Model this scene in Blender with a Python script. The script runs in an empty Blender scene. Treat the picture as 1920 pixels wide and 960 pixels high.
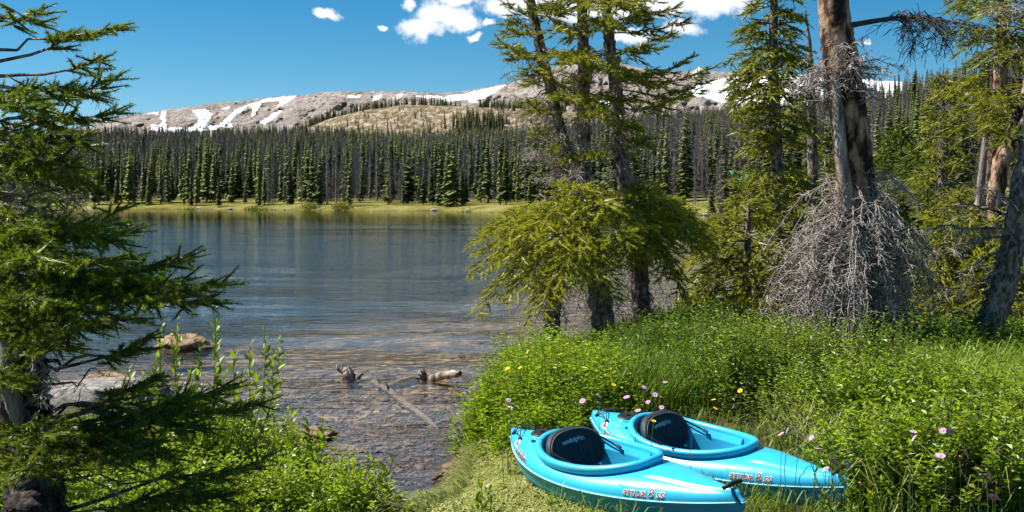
import bpy, math, random
import numpy as np
from mathutils import Vector, Matrix

# ------------------------------------------------------------------ camera, sky, sun, exposure
SC = bpy.context.scene
CZ, FPX, HOR = 2.5, 2100.0, 372.0
PITCH = math.atan((480.0 - HOR) / FPX)
cam_d = bpy.data.cameras.new('camera')
cam = bpy.data.objects.new('camera', cam_d)
SC.collection.objects.link(cam)
cam.location = (0, 0, CZ)
cam.rotation_euler = (math.pi / 2 - PITCH, 0, 0)
cam_d.sensor_width = 36.0
cam_d.lens = 36.0 * FPX / 1920.0
cam_d.clip_start, cam_d.clip_end = 0.1, 12000
SC.camera = cam

SUN_EL = math.radians(54)
SUN_AZ = math.atan2(-0.93, 0.20)            # heading from +Y towards +X of the way to the sun
TO_SUN = Vector((math.sin(SUN_AZ) * math.cos(SUN_EL), math.cos(SUN_AZ) * math.cos(SUN_EL), math.sin(SUN_EL)))
sun_d = bpy.data.lights.new('sun', 'SUN')
sun_d.energy, sun_d.angle, sun_d.color = 5.0, math.radians(0.55), (1.0, 0.95, 0.86)
sun = bpy.data.objects.new('sun', sun_d)
SC.collection.objects.link(sun)
sun.rotation_euler = (-TO_SUN).to_track_quat('-Z', 'Y').to_euler()
sun.location = (-30, -10, 60)

vs = SC.view_settings
vs.view_transform, vs.look, vs.exposure, vs.gamma = 'Standard', 'None', 0.92, 1.0
vs.use_curve_mapping = False
cy = SC.cycles
cy.max_bounces, cy.diffuse_bounces, cy.glossy_bounces, cy.transmission_bounces, cy.transparent_max_bounces = 6, 2, 3, 4, 12
cy.caustics_reflective = cy.caustics_refractive = False
cy.use_denoising = True
cy.use_adaptive_sampling = True
cy.adaptive_threshold = 0.015
cy.sample_clamp_indirect = 6.0

# world: Nishita sky with fair-weather cumulus
def world():
    w = bpy.data.worlds.new('World'); SC.world = w; w.use_nodes = True
    nt = w.node_tree; N, L = nt.nodes, nt.links
    N.clear()
    out = N.new('ShaderNodeOutputWorld'); bg = N.new('ShaderNodeBackground')
    bg.inputs['Strength'].default_value = 0.058
    sky = N.new('ShaderNodeTexSky'); sky.sky_type = 'NISHITA'; sky.sun_disc = False
    sky.sun_elevation, sky.sun_rotation = SUN_EL, SUN_AZ
    sky.altitude, sky.air_density, sky.dust_density, sky.ozone_density = 3000, 1.1, 0.15, 3.0
    hs = N.new('ShaderNodeHueSaturation'); hs.inputs['Saturation'].default_value = 1.42
    hs.inputs['Hue'].default_value = 0.487
    L.new(sky.outputs[0], hs.inputs['Color'])
    tc = N.new('ShaderNodeTexCoord')
    sep = N.new('ShaderNodeSeparateXYZ'); L.new(tc.outputs['Generated'], sep.inputs[0])
    def m(op, a, b=None, clamp=False):
        n = N.new('ShaderNodeMath'); n.operation = op; n.use_clamp = clamp
        for i, v in enumerate((a, b)):
            if v is None: continue
            if isinstance(v, (int, float)): n.inputs[i].default_value = v
            else: L.new(v, n.inputs[i])
        return n.outputs[0]
    ay = m('MAXIMUM', m('ABSOLUTE', sep.outputs[1]), 0.02)
    u, v = m('DIVIDE', sep.outputs[0], ay), m('DIVIDE', sep.outputs[2], ay)
    comb = N.new('ShaderNodeCombineXYZ'); L.new(u, comb.inputs[0]); L.new(v, comb.inputs[1])
    no = N.new('ShaderNodeTexNoise'); no.inputs['Scale'].default_value = 34; no.inputs['Detail'].default_value = 6
    no.inputs['Roughness'].default_value = 0.62
    L.new(comb.outputs[0], no.inputs['Vector'])
    sub = N.new('ShaderNodeVectorMath'); sub.operation = 'SUBTRACT'; sub.inputs[1].default_value = (.5, .5, .5)
    L.new(no.outputs['Color'], sub.inputs[0])
    sc = N.new('ShaderNodeVectorMath'); sc.operation = 'SCALE'; sc.inputs['Scale'].default_value = 0.026
    L.new(sub.outputs[0], sc.inputs[0])
    add = N.new('ShaderNodeVectorMath'); L.new(comb.outputs[0], add.inputs[0]); L.new(sc.outputs[0], add.inputs[1])
    field = None
    blobs = [(613, 31, 26, 11), (600, 34, 14, 7), (788, 58, 44, 21), (832, 32, 56, 22), (768, 12, 13, 12), (722, 64, 12, 7), (868, 42, 38, 20),
             (890, 70, 16, 7), (917, 46, 14, 7), (860, 4, 38, 14), (945, 14, 50, 22), (1015, 14, 70, 30), (1075, 22, 66, 28),
             (1150, 16, 76, 28), (1335, 8, 88, 28), (1278, 56, 46, 16), (1240, 12, 70, 26), (1180, 70, 40, 14), (1620, 88, 9, 4),
             (1395, -18, 60, 26), (700, -60, 160, 40), (1150, -90, 260, 60), (1900, -120, 200, 60), (100, -160, 220, 60), (-500, -120, 200, 50),
             (2500, -60, 240, 60), (-900, -20, 150, 30), (600, -330, 300, 90), (1500, -420, 320, 110)]
    for cx, cyy, rx, ry in blobs:
        a = N.new('ShaderNodeVectorMath'); a.operation = 'SUBTRACT'
        a.inputs[1].default_value = ((cx - 960) / FPX, (HOR - cyy) / FPX, 0)
        L.new(add.outputs[0], a.inputs[0])
        b = N.new('ShaderNodeVectorMath'); b.operation = 'MULTIPLY'
        b.inputs[1].default_value = (FPX / rx, FPX / ry, 0); L.new(a.outputs[0], b.inputs[0])
        c = N.new('ShaderNodeVectorMath'); c.operation = 'LENGTH'; L.new(b.outputs[0], c.inputs[0])
        field = c.outputs['Value'] if field is None else m('MINIMUM', field, c.outputs['Value'])
    no2 = N.new('ShaderNodeTexNoise'); no2.inputs['Scale'].default_value = 60; no2.inputs['Detail'].default_value = 8; no2.inputs['Roughness'].default_value = .62
    L.new(comb.outputs[0], no2.inputs['Vector'])
    f2 = m('ADD', field, m('MULTIPLY', m('SUBTRACT', no2.outputs[0], 0.5), 1.6))
    mr = N.new('ShaderNodeMapRange'); mr.interpolation_type = 'SMOOTHSTEP'
    mr.inputs['From Min'].default_value, mr.inputs['From Max'].default_value = 0.45, 1.22
    mr.inputs['To Min'].default_value, mr.inputs['To Max'].default_value = 1, 0
    L.new(f2, mr.inputs['Value'])
    shade = N.new('ShaderNodeMix'); shade.data_type = 'RGBA'
    shade.inputs['A'].default_value = (7, 7.6, 8.6, 1); shade.inputs['B'].default_value = (13.5, 13.5, 13.5, 1)
    L.new(no2.outputs[0], shade.inputs['Factor'])
    mix = N.new('ShaderNodeMix'); mix.data_type = 'RGBA'
    L.new(mr.outputs[0], mix.inputs['Factor']); L.new(hs.outputs[0], mix.inputs['A']); L.new(shade.outputs['Result'], mix.inputs['B'])
    L.new(mix.outputs['Result'], bg.inputs['Color']); L.new(bg.outputs[0], out.inputs[0])
world()

# ------------------------------------------------------------------ helpers
RNG = np.random.default_rng(11)
UP = np.array([0, 0, 1.0])
_cp, _sp = math.cos(PITCH), math.sin(PITCH)

def ray(px, py):
    a, b = (np.asarray(px, float) - 960) / FPX, (480 - np.asarray(py, float)) / FPX
    return np.stack([a, _cp + b * _sp, -_sp + b * _cp], -1)
def at(px, py, Y):
    """the point at distance Y in front of the lens that the photo shows at (px, py)"""
    d = ray(px, py); d = d / d[..., 1:2]
    return np.array([0, 0, CZ]) + d * np.asarray(Y, float)[..., None]
def on(px, py, z=0.0):
    d = ray(px, py); t = (z - CZ) / d[..., 2:3]
    return np.array([0, 0, CZ]) + d * t
def to_px(P):
    x, y, z = P[..., 0], P[..., 1], P[..., 2] - CZ
    f = y * _cp - z * _sp; u = y * _sp + z * _cp
    return 960 + FPX * x / f, 480 - FPX * u / f
def nrm(v):
    return v / np.maximum(np.linalg.norm(v, axis=-1, keepdims=True), 1e-9)
def smooth(a, b, x):
    t = np.clip((x - a) / (b - a), 0, 1); return t * t * (3 - 2 * t)

def _h(i, j, s):
    n = (i * 374761393 + j * 668265263 + s * 982451653) & 0xffffffff
    n = ((n ^ (n >> 13)) * 1274126177) & 0xffffffff
    return ((n ^ (n >> 16)) & 0xffff) / 65535.0
def vnoise(x, y, s=0):
    x, y = np.asarray(x, float), np.asarray(y, float)
    i, j = np.floor(x).astype(np.int64), np.floor(y).astype(np.int64)
    fx, fy = x - i, y - j; fx, fy = fx * fx * (3 - 2 * fx), fy * fy * (3 - 2 * fy)
    return (_h(i, j, s) * (1 - fx) + _h(i + 1, j, s) * fx) * (1 - fy) + (_h(i, j + 1, s) * (1 - fx) + _h(i + 1, j + 1, s) * fx) * fy
def fbm(x, y, o=4, s=0, g=0.5):
    t, a, n = 0, 1, 0
    for k in range(o):
        t = t + a * (vnoise(x * 2 ** k, y * 2 ** k, s + k) - .5); n += a; a *= g
    return t / n * 2

def mesh(name, V, F, mats=(), midx=None, tint=None, smooth_=False, attrs=None):
    """F: one (n,3)/(n,4) index array or a list of such arrays; midx: per-face"""
    me = bpy.data.meshes.new(name)
    if isinstance(F, np.ndarray): F = [F]
    F = [f for f in F if len(f)]
    V = np.asarray(V, np.float32)
    me.vertices.add(len(V)); me.vertices.foreach_set('co', V.ravel())
    nl = sum(f.size for f in F); nf = sum(len(f) for f in F)
    me.loops.add(nl); me.polygons.add(nf)
    me.loops.foreach_set('vertex_index', np.concatenate([f.ravel() for f in F]).astype(np.int32))
    tot = np.concatenate([np.full(len(f), f.shape[1]) for f in F]).astype(np.int32)
    me.polygons.foreach_set('loop_start', (np.cumsum(tot) - tot).astype(np.int32))
    if midx is not None: me.polygons.foreach_set('material_index', np.asarray(midx, np.int32))
    me.polygons.foreach_set('use_smooth', np.full(nf, smooth_))
    for m_ in mats: me.materials.append(m_)
    for k, a in dict(attrs or {}, **({'tint': tint} if tint is not None else {})).items():
        at_ = me.attributes.new(k, 'FLOAT', 'POINT'); at_.data.foreach_set('value', np.asarray(a, np.float32))
    me.update(); me.validate(clean_customdata=False)
    return me

def obj(name, me, parent=None, loc=None):
    o = bpy.data.objects.new(name, me); SC.collection.objects.link(o)
    if parent is not None: o.parent = parent
    if loc is not None: o.location = loc
    return o
def tag(o, label=None, cat=None, group=None, kind=None):
    for k, v in (('label', label), ('category', cat), ('group', group), ('kind', kind)):
        if v: o[k] = v
    return o
def thing(name, label, cat, base, group=None):
    return tag(obj(name, None, None, [float(c) for c in base]), label, cat, group)
def part(name, me, parent, kind=None):
    """me is in world coordinates, its thing an unrotated Empty"""
    o = obj(name, me, parent); 
    top = parent; off = Vector((0, 0, 0))
    while top is not None: off = off + top.location; top = top.parent
    o.location = -off
    return tag(o, kind=kind)
def cat_(parts):
    """join [(V,F)...] of like face size"""
    Vs, Fs, n = [], [], 0
    for V, F in parts:
        Vs.append(V); Fs.append(F + n); n += len(V)
    return np.concatenate(Vs), np.concatenate(Fs)

def tubes(P, Rd, S=3, cap=False):
    P = np.asarray(P, float); Rd = np.asarray(Rd, float)
    if P.ndim == 2: P, Rd = P[None], Rd[None]
    if cap:
        P = np.concatenate([P[:, :1], P, P[:, -1:]], 1)
        z = np.full((len(P), 1), 1e-4); Rd = np.concatenate([z, Rd, z], 1)
    n, p, _ = P.shape
    T = nrm(np.gradient(P, axis=1) + 1e-9)
    ref = np.array([0.31, 0.87, 0.38]); ref2 = np.array([0.1, 0.2, 0.97])
    m_ = nrm(P[:, -1] - P[:, 0]); rr = np.where((np.abs(m_ @ nrm(ref)) > .8)[:, None], ref2, ref)[:, None, :]
    u = nrm(np.cross(T, rr)); v = np.cross(T, u)
    a = np.arange(S) * 2 * np.pi / S
    V = P[:, :, None, :] + Rd[:, :, None, None] * (np.cos(a)[:, None] * u[:, :, None, :] + np.sin(a)[:, None] * v[:, :, None, :])
    idx = np.arange(n * p * S).reshape(n, p, S)
    r = np.roll(idx, -1, 2)
    F = np.stack([idx[:, :-1], r[:, :-1], r[:, 1:], idx[:, 1:]], -1).reshape(-1, 4)
    return V.reshape(-1, 3), F

def leaves(P, D, N, Ln, Wd, fold=0.25, curl=0.15):
    """folded diamond leaves, two triangles each"""
    D = nrm(D); S = nrm(np.cross(D, N)); N = np.cross(S, D)
    Ln, Wd = Ln[:, None], Wd[:, None]
    b = P; t = P + D * Ln - N * Ln * curl
    m1 = P + D * Ln * .42; 
    l = m1 + S * Wd * .5 + N * Wd * fold; r = m1 - S * Wd * .5 + N * Wd * fold
    V = np.stack([b, l, t, r], 1).reshape(-1, 3)
    k = np.arange(len(P))[:, None] * 4
    F = np.concatenate([k + np.array([[0, 2, 1]]), k + np.array([[0, 3, 2]])], 0)
    return V, F

def blades(B, H, D, W, bend):
    """grass blades: 7 points, 3 faces as 5 triangles"""
    D = nrm(D * np.array([1, 1, 0])); S = np.stack([-D[:, 1], D[:, 0], 0 * D[:, 0]], -1)
    out = []
    for t, w in ((0, 1.), (.4, .9), (.75, .6)):
        c = B + UP * (H * (t - .35 * bend * t ** 3))[:, None] + D * (H * bend * t ** 2)[:, None]
        out += [c - S * (W * w * .5)[:, None], c + S * (W * w * .5)[:, None]]
    out.append(B + UP * (H * (1 - .55 * bend))[:, None] + D * (H * bend)[:, None])
    V = np.stack(out, 1).reshape(-1, 3); k = np.arange(len(B))[:, None] * 7
    F = np.concatenate([k + np.array([f]) for f in ([0, 1, 3], [0, 3, 2], [2, 3, 5], [2, 5, 4], [4, 5, 6])], 0)
    return V, F

def needles(B, D, Ln, Rd, K, w, rng, fwd=0.55, tint=None):
    """needle-clad shoots: K needle triangles round each"""
    n = len(B); D = nrm(D)
    u = nrm(np.cross(D, rng.normal(size=(n, 3)))); v = np.cross(D, u)
    t = rng.random((n, K)) ** .85; th = rng.random((n, K)) * 2 * np.pi
    o = np.cos(th)[..., None] * u[:, None] + np.sin(th)[..., None] * v[:, None]
    p = B[:, None] + D[:, None] * (Ln[:, None] * t)[..., None]
    nd = nrm(D[:, None] * (fwd + .5 * t[..., None]) + o)
    ln = Rd[:, None] * rng.uniform(.8, 1.3, (n, K)) * (1.25 - .35 * t)
    sw = nrm(np.cross(nd, o + rng.normal(size=o.shape) * .5)) * (w * rng.uniform(.7, 1.3, (n, K)))[..., None]
    V = np.stack([p - sw, p + sw, p + nd * ln[..., None]], 2).reshape(-1, 3)
    F = np.arange(n * K * 3).reshape(-1, 3)
    tb = np.zeros(n) if tint is None else tint
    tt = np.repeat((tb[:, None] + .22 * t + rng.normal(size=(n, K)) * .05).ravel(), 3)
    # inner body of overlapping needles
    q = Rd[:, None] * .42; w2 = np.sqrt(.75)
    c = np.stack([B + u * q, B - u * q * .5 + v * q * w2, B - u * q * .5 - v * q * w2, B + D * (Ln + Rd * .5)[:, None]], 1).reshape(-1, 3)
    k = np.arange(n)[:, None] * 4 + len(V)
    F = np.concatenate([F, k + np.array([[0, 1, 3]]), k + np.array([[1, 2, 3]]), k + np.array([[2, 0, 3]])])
    return np.concatenate([V, c]), F, np.concatenate([tt, np.repeat(tb - .05, 4)])

def path(a, b, sag, P=8, wig=0.0, rng=RNG):
    t = np.linspace(0, 1, P)[:, None]
    p = a + (b - a) * t + UP * (sag * 4 * t * (1 - t))
    if wig: p[1:-1] += rng.normal(size=(P - 2, 3)) * wig
    return p
def sample(p, t):
    t = np.clip(np.asarray(t, float), 0, .9999) * (len(p) - 1); i = t.astype(int); f = (t - i)[..., None]
    return p[i] * (1 - f) + p[i + 1] * f

# ------------------------------------------------------------------ materials (all procedural)
def material(name):
    m_ = bpy.data.materials.new(name); m_.use_nodes = True
    nt = m_.node_tree; nt.nodes.clear()
    o = nt.nodes.new('ShaderNodeOutputMaterial')
    return m_, nt, nt.nodes.new, nt.links.new, o
def ramp(nt, src, stops):
    r = nt.nodes.new('ShaderNodeValToRGB'); e = r.color_ramp.elements
    while len(e) < len(stops): e.new(.5)
    for k, (p, c) in enumerate(stops): e[k].position = p; e[k].color = (*c, 1)
    nt.links.new(src, r.inputs[0]); return r.outputs[0]
def noise(nt, scale, detail=4, rough=.55, stretch=None, coord='Object'):
    tc = nt.nodes.new('ShaderNodeTexCoord'); n = nt.nodes.new('ShaderNodeTexNoise')
    n.inputs['Scale'].default_value, n.inputs['Detail'].default_value, n.inputs['Roughness'].default_value = scale, detail, rough
    src = tc.outputs[coord]
    if stretch:
        mp = nt.nodes.new('ShaderNodeMapping'); mp.inputs['Scale'].default_value = stretch
        nt.links.new(src, mp.inputs[0]); src = mp.outputs[0]
    nt.links.new(src, n.inputs['Vector']); return n.outputs[0]
def plain(name, stops, scale=6, rough=.8, bump=0.0, bscale=None, stretch=None, spec=.3, detail=5, bdist=.02):
    m_, nt, N, L, o = material(name)
    b = N('ShaderNodeBsdfPrincipled'); b.inputs['Roughness'].default_value = rough; b.inputs['Specular IOR Level'].default_value = spec
    n = noise(nt, scale, detail, .6, stretch)
    L(ramp(nt, n, stops), b.inputs['Base Color'])
    if bump:
        bp = N('ShaderNodeBump'); bp.inputs['Strength'].default_value = bump; bp.inputs['Distance'].default_value = bdist
        L(noise(nt, bscale or scale * 3, 6, .65, stretch), bp.inputs['Height']); L(bp.outputs[0], b.inputs['Normal'])
    L(b.outputs[0], o.inputs[0]); return m_
def foliage(name, c0, c1, trans=.3, rough=.45, rand=0.0, spec=.35):
    """colour runs from c0 to c1 with the per-leaf 'tint'; a share of the light passes through the leaf"""
    m_, nt, N, L, o = material(name)
    a = N('ShaderNodeAttribute'); a.attribute_name = 'tint'
    src = a.outputs['Fac']
    if rand:
        oi = N('ShaderNodeObjectInfo'); mu = N('ShaderNodeMath'); mu.operation = 'MULTIPLY_ADD'
        mu.inputs[1].default_value = rand; L(oi.outputs['Random'], mu.inputs[0]); L(src, mu.inputs[2]); src = mu.outputs[0]
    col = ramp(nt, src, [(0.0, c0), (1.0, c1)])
    b = N('ShaderNodeBsdfPrincipled'); b.inputs['Roughness'].default_value = rough; b.inputs['Specular IOR Level'].default_value = spec
    L(col, b.inputs['Base Color'])
    t = N('ShaderNodeBsdfTranslucent'); br = N('ShaderNodeMix'); br.data_type = 'RGBA'; br.blend_type = 'MULTIPLY'
    br.inputs['Factor'].default_value = 1; br.inputs['B'].default_value = (1.5, 1.5, .7, 1)
    L(col, br.inputs['A']); L(br.outputs['Result'], t.inputs[0])
    x = N('ShaderNodeMixShader'); x.inputs[0].default_value = trans
    L(b.outputs[0], x.inputs[1]); L(t.outputs[0], x.inputs[2]); L(x.outputs[0], o.inputs[0]); return m_

def rock(name, stops, scale):
    """speckled stone, cracked, with a dark wet band just above the water"""
    m_, nt, N, L, o = material(name)
    b = N('ShaderNodeBsdfPrincipled'); b.inputs['Roughness'].default_value = .85; b.inputs['Specular IOR Level'].default_value = .25
    col = ramp(nt, noise(nt, scale, 10, .72), stops)
    ge = N('ShaderNodeNewGeometry'); sp = N('ShaderNodeSeparateXYZ'); L(ge.outputs['Position'], sp.inputs[0])
    ad = N('ShaderNodeMath'); ad.operation = 'MULTIPLY_ADD'; ad.inputs[1].default_value = .10; L(noise(nt, 5, 3), ad.inputs[0]); L(sp.outputs[2], ad.inputs[2])
    wet = ramp(nt, ad.outputs[0], [(.08, (.38, .36, .34)), (.13, (1, 1, 1))])
    mu = N('ShaderNodeMix'); mu.data_type = 'RGBA'; mu.blend_type = 'MULTIPLY'; mu.inputs['Factor'].default_value = 1
    L(col, mu.inputs['A']); L(wet, mu.inputs['B']); L(mu.outputs['Result'], b.inputs['Base Color'])
    vo = N('ShaderNodeTexVoronoi'); vo.feature = 'DISTANCE_TO_EDGE'; vo.inputs['Scale'].default_value = 2.6
    tc = N('ShaderNodeTexCoord'); L(tc.outputs['Object'], vo.inputs['Vector']); cr = ramp(nt, vo.outputs['Distance'], [(0, (0, 0, 0)), (.03, (1, 1, 1))])
    hsum = N('ShaderNodeMath'); hsum.operation = 'MULTIPLY_ADD'; hsum.inputs[1].default_value = .35; L(cr, hsum.inputs[0]); L(noise(nt, 9, 9, .7), hsum.inputs[2])
    bp = N('ShaderNodeBump'); bp.inputs['Strength'].default_value = 1; bp.inputs['Distance'].default_value = .06; L(hsum.outputs[0], bp.inputs['Height']); L(bp.outputs[0], b.inputs['Normal'])
    L(b.outputs[0], o.inputs[0]); return m_
M = {}
M['needle'] = foliage('spruce_needles', (.030, .055, .008), (.46, .46, .03), .34)
M['needle_dark'] = foliage('spruce_needles_deep', (.018, .045, .007), (.30, .37, .02), .32)
M['needle_far'] = foliage('far_spruce_needles', (.016, .034, .010), (.17, .19, .035), .12, .7, rand=.75)
M['grass'] = foliage('grass_blades', (.035, .09, .008), (.30, .40, .03), .34)
M['straw'] = foliage('trampled_grass', (.14, .20, .035), (.48, .46, .16), .25, .6)
M['leaf'] = foliage('willow_leaves', (.035, .10, .010), (.36, .47, .025), .38, .38)
M['forb'] = foliage('forb_leaves', (.05, .12, .010), (.38, .48, .025), .38, .45)
M['meadow'] = foliage('shore_meadow', (.10, .13, .02), (.32, .33, .06), .2, .7)
M['bark'] = plain('spruce_bark', [(.36, (.04, .029, .023)), (.48, (.16, .122, .10)), (.6, (.36, .30, .26))], 16, .9, 1.0, 22, (1, 1, .55), bdist=.05)
M['bark_red'] = plain('peeling_bark', [(.42, (.02, .014, .011)), (.47, (.11, .058, .034)), (.52, (.26, .15, .09)), (.60, (.46, .33, .22))], 6, .85, 1.0, 16, (1, 1, .4), bdist=.06)
M['deadwood'] = plain('grey_deadwood', [(.38, (.09, .07, .058)), (.5, (.25, .215, .19)), (.62, (.40, .36, .325))], 12, .85, .8, 30, (1, 1, .2), bdist=.03)
M['twig'] = plain('dead_twigs', [(.3, (.15, .12, .105)), (.55, (.38, .335, .30)), (.8, (.56, .51, .47))], 5, .85)
M['stem'] = plain('brown_stems', [(.35, (.05, .032, .022)), (.65, (.16, .11, .075))], 12, .8)
M['greenstem'] = plain('green_stems', [(.35, (.05, .10, .015)), (.65, (.11, .18, .03))], 12, .7)
M['dead_far'] = plain('far_dead_trees', [(.3, (.14, .115, .108)), (.7, (.30, .255, .24))], .8, .9)
M['bark_deep'] = plain('dark_spruce_bark', [(.36, (.018, .013, .011)), (.5, (.06, .046, .038)), (.64, (.16, .13, .11))], 18, .9, 1.0, 26, (1, 1, .45), bdist=.05)
M['granite'] = rock('granite', [(.36, (.10, .085, .075)), (.46, (.24, .215, .195)), (.56, (.36, .325, .30)), (.66, (.46, .42, .39))], 7)
M['rust_rock'] = rock('rust_coloured_granite', [(.36, (.09, .055, .033)), (.46, (.25, .165, .095)), (.56, (.40, .28, .175)), (.66, (.50, .38, .26))], 6)
M['pebble'] = plain('lake_stones', [(.3, (.055, .034, .022)), (.5, (.15, .095, .058)), (.7, (.30, .205, .135))], 9, .7, .3, 20)
# ------------------------------------------------------------------ the land: lake outline, bank, hillside, mountain
LAKE_PX = [(-900, 815), (-200, 800), (100, 795), (240, 775), (430, 800), (590, 840), (650, 885), (705, 940), (750, 962), (792, 940), (838, 880), (878, 812),
           (890, 750), (930, 705), (1000, 665), (1080, 640), (1240, 610), (1350, 606), (1420, 580), (1450, 520), (1432, 450), (1412, 420), (1400, 406),
           (1370, 402.5), (1230, 401.5), (1000, 399), (800, 395.5), (600, 394.5), (400, 392.5), (150, 391.5), (-300, 391.5), (-1200, 392)]
LAKE = on(*np.array(LAKE_PX, float).T)[:, :2]

INL = on(752, 962)[:2]
def lake_sd(x, y):
    """distance from the shoreline, > 0 on land"""
    P = np.stack([x, y], -1); sh = P.shape[:-1]; P = P.reshape(-1, 2)
    best = np.full(len(P), 1e18); inside = np.zeros(len(P), bool)
    for i in range(len(LAKE)):
        a, b = LAKE[i], LAKE[(i + 1) % len(LAKE)]
        ab = b - a; t = np.clip(((P - a) @ ab) / (ab @ ab), 0, 1)
        best = np.minimum(best, ((P - a - t[:, None] * ab) ** 2).sum(1))
        c = (a[1] > P[:, 1]) != (b[1] > P[:, 1])
        inside ^= c & (P[:, 0] < (b[0] - a[0]) * (P[:, 1] - a[1]) / (b[1] - a[1] + 1e-12) + a[0])
    d = np.sqrt(best); return np.where(inside, -d, d).reshape(sh)

COL = np.array([-900, 0, 160, 300, 430, 560, 620, 800, 1000, 1100, 1200, 1300, 1400, 1500, 1640, 1800, 1920, 2800], float)
Z1 = np.array([43, 47, 51, 54, 53, 52, 51, 49, 53, 58, 62, 64, 68, 62, 57, 64, 73, 82], float)
KN = np.array([-900, 160, 480, 560, 620, 700, 760, 860, 1000, 1060, 1200, 1400, 1640, 1920, 2800], float)
Z2 = np.array([46, 48, 60, 76, 87, 98, 102, 100, 97, 93, 78, 72, 56, 70, 90], float)
def far_z(px, D, x, y):
    d = lake_sd(x, y)
    z1, z2 = np.interp(px, COL, Z1), np.interp(px, KN, Z2)
    D0 = D - np.maximum(d, 0)
    right = smooth(1400, 1600, px)
    D1 = 900 - 380 * right
    s = np.clip(d / np.maximum(D1 - 250 * (1 - right) - 60 * right, 50), 0, 1.0)
    z = -.1 + .35 * smooth(0, 1.5, d) + .5 * smooth(1, 7, d) + z1 * (s * .8 + .2 * s * s)
    k = smooth(D1 + 40, D1 + 330, D)
    z = z + (z2 - z1) * k
    z = z + np.clip(d, 0, 300) / 300 * 7 * fbm(x / 90, y / 90, 4, 21)
    return np.where(d > 0, z, np.maximum(-3.1, -.1 + .25 * d))

def near_z(x, y):
    d = lake_sd(x, y) + .12 * fbm(x * 1.3, y * 1.3, 3, 5)
    land = .02 + .26 * smooth(0, 1, d / (.45 + 1.5 * np.exp(-((x - INL[0]) ** 2 + (y - INL[1]) ** 2) / 1.1))) + .05 * smooth(.5, 3, d) + .03 * fbm(x * .9, y * .9, 3, 9) + .05 * np.clip(d - 6, 0, 60) * smooth(12, 30, y) \
        + .55 * smooth(6.8, 2.5, y)
    wf = smooth(26, 64, y)
    land = land * (1 - wf) + wf * far_z(960 + x / np.maximum(y, 20) * FPX, np.maximum(y, 20), x, y)
    bed = -.03 - .055 * np.minimum(-d, 14) - .16 * np.clip(-d - 14, 0, 18) + .04 * fbm(x * .8, y * .8, 4, 3)
    return np.where(d > 0, land, np.maximum(bed, -2.9))

# near bank and lake bed: one sheet
gx, gy = np.meshgrid(np.concatenate([np.arange(-70, -22, 1.2), np.arange(-21.8, 34.01, .28)]), np.concatenate([np.arange(-4, 3, .5), np.arange(3, 30, .25), np.arange(30, 76.01, .9)]))
gz = near_z(gx, gy)
idx = np.arange(gx.size).reshape(gx.shape)
quad = lambda I: np.stack([I[:-1, :-1], I[:-1, 1:], I[1:, 1:], I[1:, :-1]], -1).reshape(-1, 4)
M['ground'] = (lambda: None)()
def ground_mat():
    m_, nt, N, L, o = material('bank_and_lake_bed')
    b = N('ShaderNodeBsdfPrincipled'); b.inputs['Roughness'].default_value = .9; b.inputs['Specular IOR Level'].default_value = .2
    a = N('ShaderNodeAttribute'); a.attribute_name = 'land'
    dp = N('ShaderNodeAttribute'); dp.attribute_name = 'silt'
    soil = ramp(nt, noise(nt, 3, 6), [(.3, (.022, .017, .010)), (.5, (.045, .040, .016)), (.7, (.08, .07, .03))])
    tc = N('ShaderNodeTexCoord'); vo = N('ShaderNodeTexVoronoi'); vo.inputs['Scale'].default_value = 8.5; vo.inputs['Randomness'].default_value = 1
    L(tc.outputs['Object'], vo.inputs['Vector'])
    sv = N('ShaderNodeSeparateColor'); L(vo.outputs['Color'], sv.inputs[0])
    stones = ramp(nt, sv.outputs[0], [(.0, (.045, .036, .024)), (.4, (.13, .103, .066)), (.75, (.24, .19, .125)), (1, (.40, .325, .23))])
    big = ramp(nt, noise(nt, .9, 5), [(.38, (.35, .30, .27)), (.62, (1.15, 1.05, 1.0))])
    mu = N('ShaderNodeMix'); mu.data_type = 'RGBA'; mu.blend_type = 'MULTIPLY'; mu.inputs['Factor'].default_value = 1
    L(stones, mu.inputs['A']); L(big, mu.inputs['B'])
    silt = N('ShaderNodeMix'); silt.data_type = 'RGBA'; silt.inputs['B'].default_value = (.012, .016, .017, 1)  # silt darkened with depth, in place of light the water absorbs
    inlet_dark = N('ShaderNodeAttribute'); inlet_dark.attribute_name = 'inlet_dark'; mm = N('ShaderNodeMix'); mm.data_type = 'RGBA'; mm.inputs['B'].default_value = (.028, .017, .014, 1)  # darker brown bed round the head of the inlet
    L(inlet_dark.outputs['Fac'], mm.inputs['Factor']); L(mu.outputs['Result'], mm.inputs['A'])
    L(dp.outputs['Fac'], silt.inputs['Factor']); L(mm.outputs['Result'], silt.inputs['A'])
    x = N('ShaderNodeMix'); x.data_type = 'RGBA'
    L(a.outputs['Fac'], x.inputs['Factor']); L(silt.outputs['Result'], x.inputs['A']); L(soil, x.inputs['B'])
    L(x.outputs['Result'], b.inputs['Base Color'])
    bp = N('ShaderNodeBump'); bp.inputs['Strength'].default_value = .3; bp.inputs['Distance'].default_value = .02
    L(vo.outputs['Distance'], bp.inputs['Height']); bp.invert = True; L(bp.outputs[0], b.inputs['Normal'])
    L(b.outputs[0], o.inputs[0]); return m_
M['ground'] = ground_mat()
d_ = lake_sd(gx, gy)
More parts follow.
